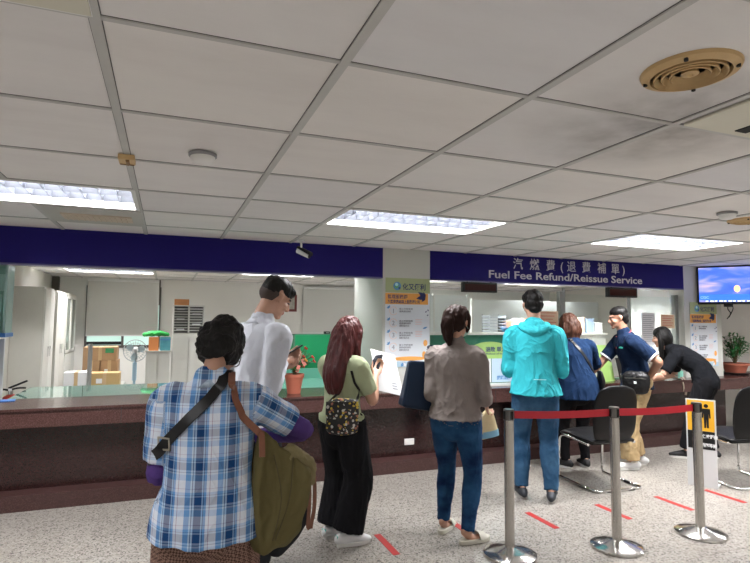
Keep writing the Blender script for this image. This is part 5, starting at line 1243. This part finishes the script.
bmesh.ops.subdivide_edges(bm, edges=bm.edges[:], cuts=2, use_grid_fill=True)
blob('bag_body', bm, M_OLIVEB, bag, .007, 6, folds(.010, (9, 9, 6), 9, .002))
bm = NB(); loft(bm, [(bc + ux * .05 + uy * .975 - un * .0, .035, .05), (bc + ux * .09 + uy * .955, .038, .045), (bc + ux * .130 + uy * .92, .030, .04), (bc + ux * .145 + uy * .86, .014, .02)], un, 14, 4); blob('flap', bm, mat('worn_olive', (.17, .14, .06), .7, var=.3, vscale=20), bag, .006, 3, folds(.008, (24, 24, 24), 4))
laid_strap('shoulder_strap', plaid_top, bag, M_LEATHER, [(.078, 1.262), (.092, 1.20), (.125, 1.13)], .026, .005, off=.008,
           head=[(F.neck + F.rt * .06 + F.fw * .09 - F.up * .04, F.fw), (F.neck + F.rt * .072 + F.up * .028, F.up)], tail=[(bc + ux * -.065 + uy * 1.075 + un * .03, un)])
surf_strap('leather_tab', bag, M_LEATHER, [bc + ux * -.066 + uy * 1.085 + un * .035, bc + ux * -.068 + uy * 1.04 + un * .055, bc + ux * -.070 + uy * 1.00 + un * .068], .022, .005, [un, un, un])
for dx in (0, .022):
    surf_strap('hanging_strap', bag, M_LEATHER, [bc + ux * (0.135 + dx) + uy * .93 - un * .01, bc + ux * (0.148 + dx) + uy * .86 - un * .02, bc + ux * (0.142 + dx) + uy * .77, bc + ux * (0.138 + dx * .6) + uy * .70, bc + ux * (0.146 + dx * .2) + uy * .685], .015, .004, [un] * 5)
bm = NB(); tube(bm, [bc + ux * -.02 + uy * 1.0 + un * .05, bc + ux * .0 + uy * .85 + un * .094, bc + ux * -.03 + uy * .70 + un * .092], .0022, 6); tube(bm, [bc + ux * .06 + uy * .98 + un * .04, bc + ux * .03 + uy * .84 + un * .094, bc + ux * -.02 + uy * .70 + un * .092], .0022, 6); obj('seam', bm, mat('olive_seam', (.07, .055, .02), .8), bag)
bm = NB(); loft(bm, [(bc + ux * .10 + uy * .82 - un * .10, .075, .03), (bc + ux * .09 + uy * .70 - un * .10, .085, .035), (bc + ux * .02 + uy * .60 - un * .10, .06, .03)], ux, 16, 3); obj('dark_lining_pouch', bm, M_PANTG, bag, smooth='all')
# papers in her hand
wr = F.wr[1]
o = thing('folded_paper', 'crumpled white papers in the right hand of the person in plaid', 'paper', (.175, 2.20, 0), -.16)
bm = NB(); prism(bm, [(-.07, -.02), (.05, -.035), (.075, .015), (.0, .045), (-.05, .035)], wr + V((.03, .10, .0)), (1, .1, -.1), (0, .8, .5), .002); obj('sheet', bm, M_PAPER, o)
bm = NB(); prism(bm, [(-.05, -.02), (.06, -.03), (.05, .05), (-.03, .06)], wr + V((.04, .09, -.02)), (1, -.2, -.35), (0, .7, .7), .002); obj('sheet', bm, M_PAPER, o)

# ---------- 2: man in the white shirt looking at a phone
P2 = (.475, 3.33, 0)
t = thing('person', 'tall person in white shirt looking down at a phone, seen from behind in profile', 'person', P2, -1.12, PB)
F = Fig(1.805, .96, lean=.20, bow=.42, turn=-.22, feet=((-.10, .02, .1), (.10, .0, -.15)), shoulder=.110, hands=((-.03, .27, 1.19), (.06, .20, 1.24)), poles=((-.3, -.4, -1), (.3, -.6, -1)))
body(F, t, M_SKIN, hands=(((.7, .3, .3), (.2, .6, .6), F.k, .5), ((-.3, .9, .25), (-.5, .0, .8), F.k, .6)))
top(F, t, M_SHIRTW, 'white_shirt', .018, .012, .06, (.98, .98), .014, .0, folds(.010, (8, 8, 5), 6, .002))
collar(F, t, M_SHIRTW, hgt=.040)
trousers(F, t, M_PANTG, 'dark_trousers', .012, .0, True)
hair(F, t, M_HAIR, [((0, -.012, .056), (.080, .098, .068)), ((0, -.045, .025), (.077, .066, .066)), ((0, .050, .066), (.064, .046, .034))], amp=.006, s=(40, 40, 20))
bm = NB(); F.E(bm, (0, -.030, -.002), (.0755, .079, .060)); bmesh.ops.bisect_plane(bm, geom=bm.verts[:] + bm.edges[:] + bm.faces[:], plane_co=F.P(0, -.016, 0), plane_no=F.hf - F.hu * .35, clear_outer=True); obj('clipped_hair', bm, mat('clipped_hair', (.05, .032, .026), .7, var=.3, vscale=200), t, smooth='all')
for i in (0, 1): shoe(F, t, i, M_BLACKP, M_BLACKP)
def phone(F, P, rz, c, ux, uy, label, m=M_BLACKP):
    o = thing('mobile_phone', label, 'phone', P, rz); ux = V(ux).normalized(); uy = V(uy).normalized()
    uy = (uy - ux * uy.dot(ux)).normalized(); bm = NB(); prism(bm, [(-.034, -.072), (.034, -.072), (.037, -.068), (.037, .068), (.034, .072), (-.034, .072), (-.037, .068), (-.037, -.068)], V(c), ux, uy, .009); obj('case', bm, m, o)
    n = ux.cross(uy); bm = NB(); prism(bm, rect(-.032, -.067, .032, .067), V(c) + n * .009, ux, uy, .0006); obj('screen', bm, mat('phone_screen', (.02, .022, .03), .08), o)
    bm = NB(); prism(bm, rect(-.030, .035, -.008, .062), V(c) - n * .0015, ux, uy, .0015); obj('camera_bump', bm, mat('camera_glass', (.05, .05, .055), .15), o)
phone(F, P2, -1.12, F.wr[1] + V((-.03, .10, .055)), (1, .0, .25), (0, 1, .42), 'dark mobile phone held by the person in the white shirt')

# ---------- 3: woman with long reddish hair
P3 = (1.15, 3.61, 0); RZ = -.98
t = thing('person', 'person with long reddish-brown hair, pale green top and wide black trousers', 'person', P3, RZ, PB)
F = Fig(1.525, .92, lean=.02, bow=.42, turn=-.05, feet=((-.10, .03, -.1), (.075, -.02, -.55)), hands=((-.02, .30, 1.06), (.10, .26, 1.10)), poles=((-.5, -.3, -1), (.4, -.5, -1)), shoulder=.090)
body(F, t, M_SKIN, hands=(((.3, .8, .3), (.3, 0, 1), F.k, .4), ((-.2, .7, .6), (-.7, 0, .6), F.k, .5)), fem=True)
sage_top = top(F, t, M_SAGE, 'green_top', .018, .014, -.055, (.36, .36), .017, .016, folds(.006, (9, 9, 5), 8))
trousers(F, t, M_PANTK, 'wide_trousers', .018, .026, True, folds(.009, (22, 22, 2), 5), topinf=.006)
def hx(bm):
    loft(bm, [(F.P(0, -.01, .045), .088, .098), (F.P(0, -.04, -.03), .095, .088), (F.neck - F.fw * .055 + V((0, 0, -.03)), .100, .062), (F.neck - F.fw * .095 + V((0, 0, -.14)), .095, .045), (F.neck - F.fw * .10 + V((0, 0, -.21)), .080, .032), (F.neck - F.fw * .095 + V((0, 0, -.265)), .055, .018)], F.rt, 24, 5)
    for sg in (-1, 1): loft(bm, [(F.P(sg * .065, .02, .02), .03, .05), (F.P(sg * .078, .02, -.06), .025, .045), (F.neck + F.rt * sg * .085 + F.fw * .03 - F.up * .06, .028, .04), (F.neck + F.rt * sg * .085 + F.fw * .055 - F.up * .17, .018, .025)], F.fw, 12, 4)
hair(F, t, M_HAIRR, [((0, -.015, .048), (.088, .102, .086))], amp=.008, s=(42, 42, 3.5), extra=hx, vox=.007)
for i in (0, 1):
    o, c_, f_, sd_, hl_ = shoe(F, t, i, M_SHOEW, M_SOLEW, .265)
    bm = NB()
    for q in range(4): tube(bm, [c_ + f_ * (.0 + q * .02) + sd_ * -.025 + V((0, 0, .078 - q * .007)), c_ + f_ * (.0 + q * .02) + V((0, 0, .087 - q * .007)), c_ + f_ * (.0 + q * .02) + sd_ * .025 + V((0, 0, .078 - q * .007))], .003, 6, 2)
    obj('laces', bm, M_SOLEW, o); bx_ = NB(); prism(bx_, rect(-.018, -.012, .018, .012), c_ - f_ * hl_ * 1.0 + V((0, 0, .062)), sd_, (0, 0, 1), .006); obj('heel_tab', bx_, mat('turquoise_tab', (.10, .55, .50), .5), o)
phone(F, P3, RZ, F.wr[1] + V((-.05, .085, .085)), (1, .15, .2), (0, .75, .7), 'dark phone held by the person with reddish hair')
o = thing('document_sheets', 'large white folded papers held by the person with reddish hair', 'papers', P3, RZ)
wc = F.wr[0]
bm = NB(); prism(bm, rect(-.105, -.15, .105, .15), wc + V((.10, .13, .06)), (.5, .86, -.25), (-.35, .15, .9), .0015); obj('sheet', bm, M_PAPER, o)
bm = NB(); prism(bm, rect(-.10, -.15, .10, .0), wc + V((.112, .115, .045)), (.5, .86, -.25), (-.3, .1, .95), .0015); obj('folded_sheet', bm, M_PAPER, o)
bm = NB()
for q in range(3): prism(bm, rect(.03, -.11 + q * .02, .07, -.105 + q * .02), wc + V((.112, .115, .045)) + V((.86, -.5, .0)) * .002, (.5, .86, -.25), (-.3, .1, .95), .001)
obj('print_lines', bm, M_INKG, o)
hb_ = thing('patterned_bag', 'small black crossbody bag with yellow and white pattern at the hip of the red-haired person', 'bag', P3, RZ)
m, t_, b_ = nt('floral_pattern'); vo = t_.nodes.new('ShaderNodeTexVoronoi'); vo.inputs['Scale'].default_value = 62; tc = t_.nodes.new('ShaderNodeTexCoord'); ln(t_, tc.outputs['Object'], vo.inputs['Vector'])
sp_ = t_.nodes.new('ShaderNodeSeparateColor'); ln(t_, vo.outputs['Color'], sp_.inputs[0]); r_ = ramp(t_, [(0, (.01, .01, .012)), (.42, (.60, .60, .55)), (.58, (.62, .45, .05)), (.74, (.02, .02, .02)), (.90, (.40, .16, .10))]); ln(t_, sp_.outputs[0], r_.inputs[0])
lt_ = t_.nodes.new('ShaderNodeMath'); lt_.operation = 'LESS_THAN'; lt_.inputs[1].default_value = .62; ln(t_, vo.outputs['Distance'], lt_.inputs[0])
mx_ = t_.nodes.new('ShaderNodeMix'); mx_.data_type = 'RGBA'; mx_.inputs['A'].default_value = (.01, .01, .012, 1); ln(t_, lt_.outputs[0], mx_.inputs['Factor']); ln(t_, r_.outputs[0], mx_.inputs['B']); ln(t_, mx_.outputs['Result'], b_.inputs['Base Color'])
M_FLOR = m
bcx = V((.125, -.150, .87)); bux = V((.80, .60, 0)).normalized()
bm = NB(); loft(bm, [(bcx + V((0, 0, -.10)), .095, .022), (bcx + V((0, 0, -.085)), .105, .034), (bcx + V((0, 0, .0)), .105, .036), (bcx + V((0, 0, .085)), .100, .030), (bcx + V((0, 0, .10)), .09, .018)], bux, 24, 3); blob('pouch', bm, M_FLOR, hb_, .006, 2, folds(.003, (20, 20, 20)))
bm = NB(); nrm_ = V((bux.y, -bux.x, 0)); prism(bm, [(-.105, .10), (.105, .10), (.108, .02), (.09, -.005), (-.09, -.005), (-.108, .02)], bcx + nrm_ * .036, bux, (0, 0, 1), -.004) ; obj('flap', bm, M_FLOR, hb_)
laid_strap('strap', sage_top, hb_, M_BLACKP, [(.02, 1.20), (.02, 1.08), (.035, 1.0)], .016, .004, tail=[(bcx - bux * .09 + V((0, 0, .09)), nrm_)])
laid_strap('strap', sage_top, hb_, M_BLACKP, [(.13, 1.16), (.135, 1.08), (.15, 1.02)], .016, .004, tail=[(bcx + bux * .09 + V((0, 0, .09)), nrm_)])

# ---------- 4: woman in the taupe top
P4 = (1.93, 3.42, 0); RZ = -.72
t = thing('person', 'person with low dark ponytail in taupe long-sleeved top and dark jeans, seen from behind', 'person', P4, RZ, PB)
F = Fig(1.61, 1.0, lean=.03, bow=.12, turn=-.30, feet=((-.10, .06, -.15), (.10, -.08, -.75)), hands=((-.12, .20, .98), (.18, .22, .90)), poles=((-.15, -1, -.4), (.25, -1, -.4)), shoulder=.098)
body(F, t, M_SKIN, hands=((None,), ((0, .6, -.6), (-.3, .7, .5), F.k, .7)), fem=True)
top(F, t, M_GREYT, 'taupe_top', .020, .016, .02, (.80, .72), .011, .008, folds(.011, (8, 8, 6), 12, .002))
trousers(F, t, M_JEAN, 'jeans', .008, .002, fold=folds(.005, (14, 14, 9), 3, .002))
def hx(bm):
    loft(bm, [(F.P(0, -.085, .065), .034, .030), (F.P(-.01, -.122, .04), .044, .036), (F.P(-.015, -.125, -.04), .050, .036), (F.P(-.015, -.110, -.12), .042, .028), (F.P(-.01, -.09, -.175), .022, .014)], F.hr, 16, 5)
    for sg in (-1, 1): loft(bm, [(F.P(sg * .07, .02, .03), .022, .03), (F.P(sg * .076, .02, -.03), .014, .022), (F.P(sg * .07, .03, -.075), .006, .010)], F.hf, 10, 3)
hair(F, t, M_HAIRB, [((0, -.020, .042), (.093, .108, .090)), ((0, -.050, -.015), (.088, .072, .074))], amp=.010, s=(40, 40, 10), extra=hx, vox=.007)
bm = NB(); ell(bm, F.P(0, .082, -.055), [q * F.k for q in (.055, .036, .046)], F.hb(), 3)
tube(bm, [F.P(.05, .07, -.04), F.P(.074, .03, -.02), F.P(.080, .0, .004)], .0015, 5, 2); tube(bm, [F.P(.05, .07, -.075), F.P(.085, .03, -.06), F.P(.082, -.005, -.03)], .0015, 5, 2); obj('face_mask', bm, mat('mask_green', (.35, .62, .56), .8), t, smooth='all')
for i in (0, 1):
    a = F.an[i]; f = F.toe[i]; sd = f.cross(V((0, 0, 1))); c = V((a.x, a.y, 0)) + f * .055; bm = NB(); n = 28; lo = []; hi = []
    for q in range(n):
        a_ = 2 * PI * q / n; u, v = math.cos(a_), math.sin(a_); p = c + f * (.125 * math.copysign(abs(u) ** .85, u)) + sd * ((.046 if u > 0 else .038) * math.copysign(abs(v) ** .8, v)); lo.append(bm.verts.new(p + V((0, 0, .001)))); hi.append(bm.verts.new(p + V((0, 0, .030))))
    bm.faces.new(list(reversed(lo))); bm.faces.new(hi)
    for q in range(n): bm.faces.new((lo[q], lo[(q + 1) % n], hi[(q + 1) % n], hi[q]))
    o = obj('slide_sandal', bm, M_CREAM, t, bevel=.004)
    bm = NB(); rows = []
    for q in range(9):
        a_ = PI * q / 8; rows.append((c + sd * (.047 * math.cos(a_)) + V((0, 0, .026 + .042 * math.sin(a_)))))
    vs = []
    for dd in (.015, .075): vs.append([bm.verts.new(r + f * dd - V((0, 0, .25 * (dd - .015) * (1 if 0 < q < 8 else 0)))) for q, r in enumerate(rows)]); vs.append([bm.verts.new(r + f * dd + (r - c - V((0, 0, .026))).normalized() * .006 - V((0, 0, .25 * (dd - .015) * (1 if 0 < q < 8 else 0)))) for q, r in enumerate(rows)])
    for q in range(8):
        for A_, B_ in ((0, 2), (2, 3), (3, 1), (1, 0)): bm.faces.new((vs[A_][q], vs[A_][q + 1], vs[B_][q + 1], vs[B_][q]))
    for q in (0, 8): bm.faces.new((vs[0][q], vs[2][q], vs[3][q], vs[1][q]))
    obj('band', bm, M_CREAM, o, smooth=True)
# navy tote on the left shoulder
tt_ = thing('tote_bag', 'navy leather tote bag hanging at the left side of the person in taupe', 'bag', P4, RZ)
tc_ = V((-.245, .0, 0)); ux = V((.42, .91, 0)).normalized(); un = V((.91, -.42, 0)).normalized()
ux = V((.80, .60, 0)).normalized(); un = V((ux.y, -ux.x, 0))
bm = NB(); outl = [(-.15, .925), (.15, 1.0), (.135, 1.185), (-.08, 1.185), (-.17, .95)]
outl = [(-.165, .90), (-.15, .885), (.13, .835), (.15, .85), (.135, 1.19), (-.085, 1.21), (-.105, 1.20)]
lo = []; 
for off, sc_ in ((-.055, .9), (-.045, 1.), (.045, 1.), (.055, .9)):
    cen = V((0, 1.02)); lo.append([bm.verts.new(tc_ + ux * (cen.x + (x - cen.x) * sc_) + V((0, 0, 1)) * (cen.y + (z - cen.y) * sc_ - .0) + un * off * (.45 if z > 1.1 else 1)) for x, z in outl])
for a, b2 in zip(lo[:-1], lo[1:]):
    for q in range(len(a)): bm.faces.new((a[q], a[(q + 1) % len(a)], b2[(q + 1) % len(a)], b2[q]))
bm.faces.new(list(reversed(lo[0]))); bm.faces.new(lo[-1]); obj('bag_body', bm, M_TOTE, tt_, bevel=.006)
shp = F.neck - F.rt * .115 - F.up * .002
for s_ in (-1, 1):
    surf_strap('handle', tt_, M_TOTE, [tc_ + ux * .085 + V((0, 0, 1.17)) + un * .028 * s_, tc_ + ux * .10 + V((0, 0, 1.25)) + un * .02 * s_, F.sh[0] + F.up * .062 + V((-.035, -.02 * s_ - .02, 0)), F.sh[0] + F.up * .066 + V((-.005, -.02 * s_, 0)), F.sh[0] + F.up * .04 + V((-.055, .02, 0))], .014, .004, [un, un, V((-1, 0, .5)), F.up, V((-1, .3, .4))])
bm = NB(); tube(bm, [tc_ + ux * .09 + V((0, 0, 1.15)) + un * .03, tc_ + ux * .085 + V((0, 0, 1.08)) + un * .055, tc_ + ux * .09 + V((0, 0, 1.03)) + un * .06], .004, 6); obj('tassel', bm, M_METAL, tt_)
yb = thing('paper_shopping_bag', 'small cream and blue bag in the right hand of the person in taupe', 'bag', P4, RZ)
w2 = F.wr[1] + V((.0, .07, -.07)); bm = NB(); loft(bm, [(w2 + V((.01, .02, -.19)), .085, .03), (w2 + V((.0, .01, -.12)), .08, .032), (w2 + V((0, 0, -.03)), .055, .022), (w2, .025, .012)], (.75, .66, 0), 16, 4, ('flat', 'round')); obj('bag_body', bm, mat('cream_bag', (.66, .56, .33), .6, var=.1, vscale=20), yb, smooth='all')
bm = NB(); loft(bm, [(w2 + V((.01, .02, -.192)), .087, .032), (w2 + V((.006, .016, -.145)), .084, .034)], (.75, .66, 0), 16, 2, ('flat', 'flat')); obj('blue_band', bm, mat('bag_blue', (.20, .45, .62), .6), yb, smooth=True)

# ---------- 5: man in the cyan jacket
P5 = (2.98, 3.90, 0); RZ = -.60
t = thing('person', 'person in bright cyan hooded jacket and blue jeans, seen from behind', 'person', P5, RZ, PB)
F = Fig(1.775, .93, lean=.03, bow=.14, turn=.22, feet=((-.12, .03, .25), (.12, -.03, -.12)), hands=((-.12, .28, 1.12), (.14, .28, 1.10)), poles=((-.5, -.9, -.8), (.5, -.9, -.8)), shoulder=.100)
body(F, t, M_SKIN, hands=(((.5, .8, .2), (.2, 0, 1), F.k, .5), ((-.5, .8, .2), (-.2, 0, 1), F.k, .5)))
def hoodx(bm):
    c = F.neck - F.fw * .065 - F.up * .01
    loft(bm, [(c + F.rt * -.10 + F.fw * .07 + F.up * .01, .025, .03), (c + F.rt * -.085 - F.up * .02, .035, .05), (c - F.fw * .03 - F.up * .055, .04, .065), (c + F.rt * .085 - F.up * .02, .035, .05), (c + F.rt * .10 + F.fw * .07 + F.up * .01, .025, .03)], F.up, 14, 6)
    loft(bm, [(c + F.up * .01, .095, .04), (c - F.up * .06 - F.fw * .02, .085, .05), (c - F.up * .125 - F.fw * .005, .045, .035)], F.rt, 18, 5)
bm = NB(); 
top(F, t, M_CYAN, 'cyan_jacket', .030, .028, .055, (.97, .97), .020, -.004, folds(.017, (7, 7, 3.2), 21, .002))
bm = NB(); hoodx(bm); blob('hood', bm, M_CYANL, t, .007, 3, folds(.008, (18, 18, 12), 5))
pz = wrap(F, .052)(PI - .15, F.pel.z + .08); bm = NB(); prism(bm, rect(-.05, -.003, .05, .003), pz[0] + pz[1] * .008, (1, 0, 0), (0, 0, 1), -.002); obj('reflective_strip', bm, mat('pale_strip', (.45, .85, .90), .3), t)
trousers(F, t, M_JEANL, 'jeans', .011, .010, False, fold=folds(.008, (14, 14, 8), 13, .002))
hair(F, t, M_HAIR, [((0, -.014, .050), (.086, .102, .082)), ((0, -.046, .0), (.078, .066, .066)), ((0, .05, .07), (.066, .052, .045)), ((.0, -.07, -.045), (.055, .035, .035))], amp=.007, s=(34, 34, 16), seed=9)
for i in (0, 1): shoe(F, t, i, mat('dark_grey_shoe', (.03, .035, .045), .6), mat('grey_sole', (.35, .34, .32), .7), .275)

# ---------- 6: woman in navy beyond the chair
P6 = (3.97, 4.53, 0); RZ = -.25
t = thing('person', 'person with brown bob and navy top leaning to the counter behind the black chair', 'person', P6, RZ, PB)
F = Fig(1.60, 1.12, lean=.22, bow=.10, side=.06, turn=-.1, feet=((-.10, .05, .5), (.12, .06, -.1)), hands=((-.20, .40, 1.02), (.22, .38, 1.0)), poles=((-1, -.4, -.6), (1, -.4, -.6)), hipback=.04)
body(F, t, M_SKIN, hands=(((.1, .9, -.2), (.9, 0, .3), F.k, .3), ((-.1, .9, -.2), (-.9, 0, .3), F.k, .3)), fem=True)
navy_top = top(F, t, M_NAVY, 'navy_top', .024, .030, .12, (.62, .62), .022, .006, folds(.010, (8, 8, 4), 31, .002))
trousers(F, t, M_PANTK, 'black_trousers', .010, .0)
def hx(bm): loft(bm, [(F.P(0, -.03, .03), .100, .090), (F.P(0, -.045, -.04), .112, .088), (F.P(0, -.045, -.10), .112, .078), (F.P(0, -.04, -.135), .092, .060)], F.hr, 20, 4)
hair(F, t, mat('warm_brown_hair', (.055, .021, .012), .45, spec=.25, var=.5, vscale=70, bump=.6, bscale=80, stretch=(1, 1, .2)), [((0, -.016, .042), (.094, .104, .088))], amp=.012, s=(34, 34, 6), extra=hx)
for i in (0, 1):
    o, c_, f_, sd_, hl_ = shoe(F, t, i, mat('black_knit_shoe', (.015, .015, .017), .7), M_SOLEW, .26)
    bm = NB(); prism(bm, rect(-.025, -.012, .03, .012), c_ + f_ * .0 + sd_ * .046 + V((0, 0, .045)), f_, (0, 0, 1), -.004); obj('pink_flash', bm, mat('shoe_pink', (.65, .20, .22), .5), o)
sb = thing('crossbody_bag', 'black crossbody bag worn over the back of the person in navy', 'bag', P6, RZ)
zN = F.neck.z
laid_strap('strap', navy_top, sb, M_BLACKP, [(-.07, zN + .0), (-.03, zN - .07), (.06, zN - .20), (.14, zN - .33)], .030, .004, head=[(F.neck - F.rt * .06 + F.fw * .05, F.up)])
p_, n_ = wrap(F, .04)(1.85, zN - .42); bm = NB(); loft(bm, [(p_ + n_ * .03 + V((0, 0, -.10)), .10, .03), (p_ + n_ * .03 + V((0, 0, -.02)), .11, .035), (p_ + n_ * .02 + V((0, 0, .06)), .09, .02)], (.3, .95, 0), 18, 3); obj('pouch', bm, M_BLACKL, sb, smooth='all')

# ---------- 7: man in the navy polo
P7 = (4.58, 4.40, 0); RZ = 1.15
t = thing('person', 'person in navy polo shirt with white-edged sleeves and khaki trousers, in left profile', 'person', P7, RZ, PB)
F = Fig(1.69, 1.0, lean=.30, bow=-.02, feet=((-.11, .07, .1), (.10, -.09, -.3)), hands=((-.13, -.13, .93), (.20, .42, .86)), poles=((-.9, -.6, -.1), (.7, -.5, -.8)), hipback=.06)
F2 = F
body(F, t, M_SKIN2, hands=(((.5, .1, -.7), (-.2, .9, .2), F.k, .5), ((0, .7, -.6), (-.8, 0, -.2), F.k, .7)))
top(F, t, M_POLO, 'polo_shirt', .022, .010, .07, (.40, .40), .018, .010, folds(.009, (9, 9, 5), 41, .002))
collar(F, t, M_POLO, hgt=.038)
bm = NB(); c0 = F.neck - F.up * .022 * F.h
for i in (0, 1):
    st = F.arm(i, .0215, .40, .010); c1, r1, _ = st[-1]; c2, r2, _ = st[-2]; d_ = (c1 - c2).normalized(); bm = NB(); loft(bm, [(c1 - d_ * .014, r1 + .001, r1 + .001), (c1 + d_ * .003, r1 + .002, r1 + .002)], F.fw, 20, 1, ('flat', 'flat')); obj('sleeve_trim', bm, mat('trim_white', (.62, .62, .66), .7), t, smooth=True)
bm = NB(); pts = [c0 + F.rt * (.0475 * F.h * 1.05 * math.cos(a)) + F.fw * (.0475 * F.h * math.sin(a)) + F.up * (.030 - .012 * math.sin(a)) for a in [PI * .5 + 2 * PI * q / 20 for q in range(21)]]; tube(bm, pts, .003, 6, 1); obj('collar_trim', bm, mat('trim_red', (.60, .10, .10), .7), t)
pl_, nl_ = wrap(F, .024)(-.55, F.chest.z + .05); bm = NB(); prism(bm, [(-.03, -.006), (.02, -.010), (.03, .006), (-.01, .012)], pl_ + nl_ * .008, V((0, 0, 1)).cross(nl_), (0, 0, 1), .003); obj('chest_emblem', bm, mat('emblem_teal', (.05, .45, .35), .6), t)
bm = NB(); tube(bm, [c0 + F.fw * .07 + F.up * .01, c0 + F.fw * .10 - F.up * .05, c0 + F.fw * .125 - F.up * .10], .006, 8); obj('red_lanyard', bm, mat('trim_red', (.60, .10, .10)), t)
trousers(F, t, M_KHAKI, 'khaki_trousers', .018, .002, True, fold=folds(.010, (16, 16, 10), 17, .003))
hair(F, t, M_HAIR, [((0, -.016, .056), (.080, .094, .068)), ((0, -.046, .010), (.079, .062, .064)), ((.0, -.028, .010), (.0795, .055, .050)), ((0, -.056, -.035), (.068, .046, .05))], amp=.003, s=(50, 50, 30))
for i in (0, 1): shoe(F, t, i, M_SHOEW, M_SOLEW, .29)
wb = thing('waist_bag', 'black waist bag at the side of the person in navy polo', 'bag', P7, RZ)
gw = wrap(F, .038)
p_, n_ = gw(-1.1, F.pel.z + .06); bm = NB(); sdv = V((0, 0, 1)).cross(n_)
loft(bm, [(p_ + n_ * .04 + V((0, 0, -.12)), .11, .03), (p_ + n_ * .045 + V((0, 0, -.05)), .13, .042), (p_ + n_ * .04 + V((0, 0, .03)), .13, .04), (p_ + n_ * .03 + V((0, 0, .06)), .11, .024)], sdv, 22, 3); blob('pouch', bm, M_BLACKP, wb, .007, 2, folds(.006, (20, 20, 20)))
bm = NB(); tube(bm, [p_ + n_ * .085 - sdv * .10 + V((0, 0, .02)), p_ + n_ * .09 + V((0, 0, .025)), p_ + n_ * .085 + sdv * .10 + V((0, 0, .02))], .003, 6); obj('zip', bm, M_METAL, wb)
bm = NB(); prism(bm, rect(-.012, -.012, .012, .012), p_ + n_ * .088 + V((0, 0, -.02)), sdv, (0, 0, 1), .003); obj('small_tag', bm, M_PAPER, wb)
wrapped_strap('belt', F, wb, M_BLACKP, [(2 * PI * q / 12, F.pel.z + .075) for q in range(13)], .035, .026, .004)

# ---------- 8: woman in black bending over the counter
P8 = (5.56, 4.44, 0); RZ = .62
t = thing('person', 'person in black with long black hair bending far over the right end of the counter', 'person', P8, RZ, PB)
F = Fig(1.63, 1.0, lean=.95, bow=-.35, feet=((-.09, .10, .1), (.10, -.14, -.3)), hands=((-.16, .50, .815), (.15, .44, .82)), poles=((-1, -1.2, .1), (.9, -1.4, .3)), hipback=.10)
body(F, t, M_SKIN, hands=(((.2, .9, -.2), (.8, 0, .1), F.k, .3), ((-.3, .8, -.25), (-.8, 0, .1), F.k, .35)), fem=True)
def hipx(bm): pass
top(F, t, M_BLKT, 'black_top', .018, .010, .03, (.40, .40), .018, .010, folds(.008, (9, 9, 6), 51, .002))
trousers(F, t, M_PANTK, 'black_trousers', .012, .0, True)
def hx(bm):
    loft(bm, [(F.P(0, -.03, .03), .085, .085), (F.P(0, -.05, -.04), .082, .066), (F.P(.045, -.02, -.12), .06, .045), (F.P(.06, .0, -.12) + V((0, 0, -.10)), .045, .034), (F.P(.06, .0, -.12) + V((0, 0, -.20)), .022, .018)], F.hr, 18, 5)
    loft(bm, [(F.P(-.06, .01, .03), .03, .04), (F.P(-.08, .01, -.05), .028, .04), (F.P(-.075, .02, -.10) + V((0, 0, -.08)), .026, .034), (F.P(-.07, .02, -.10) + V((0, 0, -.20)), .012, .016)], F.hf, 14, 5)
hair(F, t, M_HAIR, [((0, -.016, .045), (.084, .100, .083))], amp=.005, s=(40, 40, 6), extra=hx)
for i in (0, 1):
    shoe(F, t, i, mat('black_canvas_shoe', (.012, .012, .014), .7), M_SOLEW, .25)

# ------------------------------------------------------------------ tan backpack on the counter
b0 = atz(655, 381, .786)
bk = thing('backpack', 'light tan crumpled backpack lying on the counter before the bending person', 'backpack', (5.80, 5.165, .787), .25)
m = mat('tan_fabric', (.34, .27, .21), .8, var=.45, vscale=22, bump=.4, bscale=60)
bm = NB(); loft(bm, [((0, 0, .04), .13, .075), ((0, 0, .09), .15, .085), ((.01, 0, .18), .125, .075), ((.02, 0, .245), .07, .05)], (1, 0, 0), 22, 4); blob('sack', bm, m, bk, .010, 3, folds(.020, (16, 16, 12), 6, .005))
bm = NB(); loft(bm, [((-.03, -.08, .045), .08, .03), ((-.03, -.088, .09), .085, .035), ((-.03, -.075, .13), .07, .02)], (1, 0, 0), 16, 3); blob('front_pocket', bm, m, bk, .008, 2, folds(.008, (24, 24, 24)))
bm = NB(); tube(bm, [(-.03, 0, .25), (.0, 0, .30), (.05, 0, .29), (.06, 0, .25)], .008, 8); obj('grab_loop', bm, m, bk, smooth=True)
surf_strap('shoulder_strap', bk, m, [(.10, -.02, .16), (.17, -.06, .09), (.21, -.12, .03), (.235, -.215, .008), (.25, -.232, -.10), (.24, -.225, -.19)], .045, .010, [(1, 0, .5), (1, 0, .5), (.3, 0, 1), (0, -.6, 1), (0, -1, 0), (0, -1, 0)])
surf_strap('shoulder_strap', bk, m, [(.08, -.05, .12), (.13, -.10, .05), (.16, -.17, .012), (.175, -.215, .006), (.185, -.232, -.07), (.20, -.227, -.14)], .030, .008, [(1, 0, .5), (1, 0, .5), (.3, 0, 1), (0, -.6, 1), (0, -1, 0), (0, -1, 0)])
o = bx('mint_case', (-.045, -.012, 0), (.045, .012, .11), mat('mint_case', (.25, .62, .50), .5), loc=(6.07, 5.05, .786), rot=(.0, .2, .3)); tag(o, 'small mint green case leaning beside the tan backpack', 'case')
o = bx('white_form', (-.105, -.07, 0), (.105, .07, .0015), M_PAPER, loc=(6.02, 5.18, .786), rot=(0, 0, .3)); bpy.data.objects.remove(o)
o = bx('white_form', (-.10, -.07, 0), (.10, .07, .0015), M_PAPER, loc=(5.42, 5.06, .786), rot=(0, 0, .2)); tag(o, 'white paper form on the counter between polo man and backpack', 'paper')
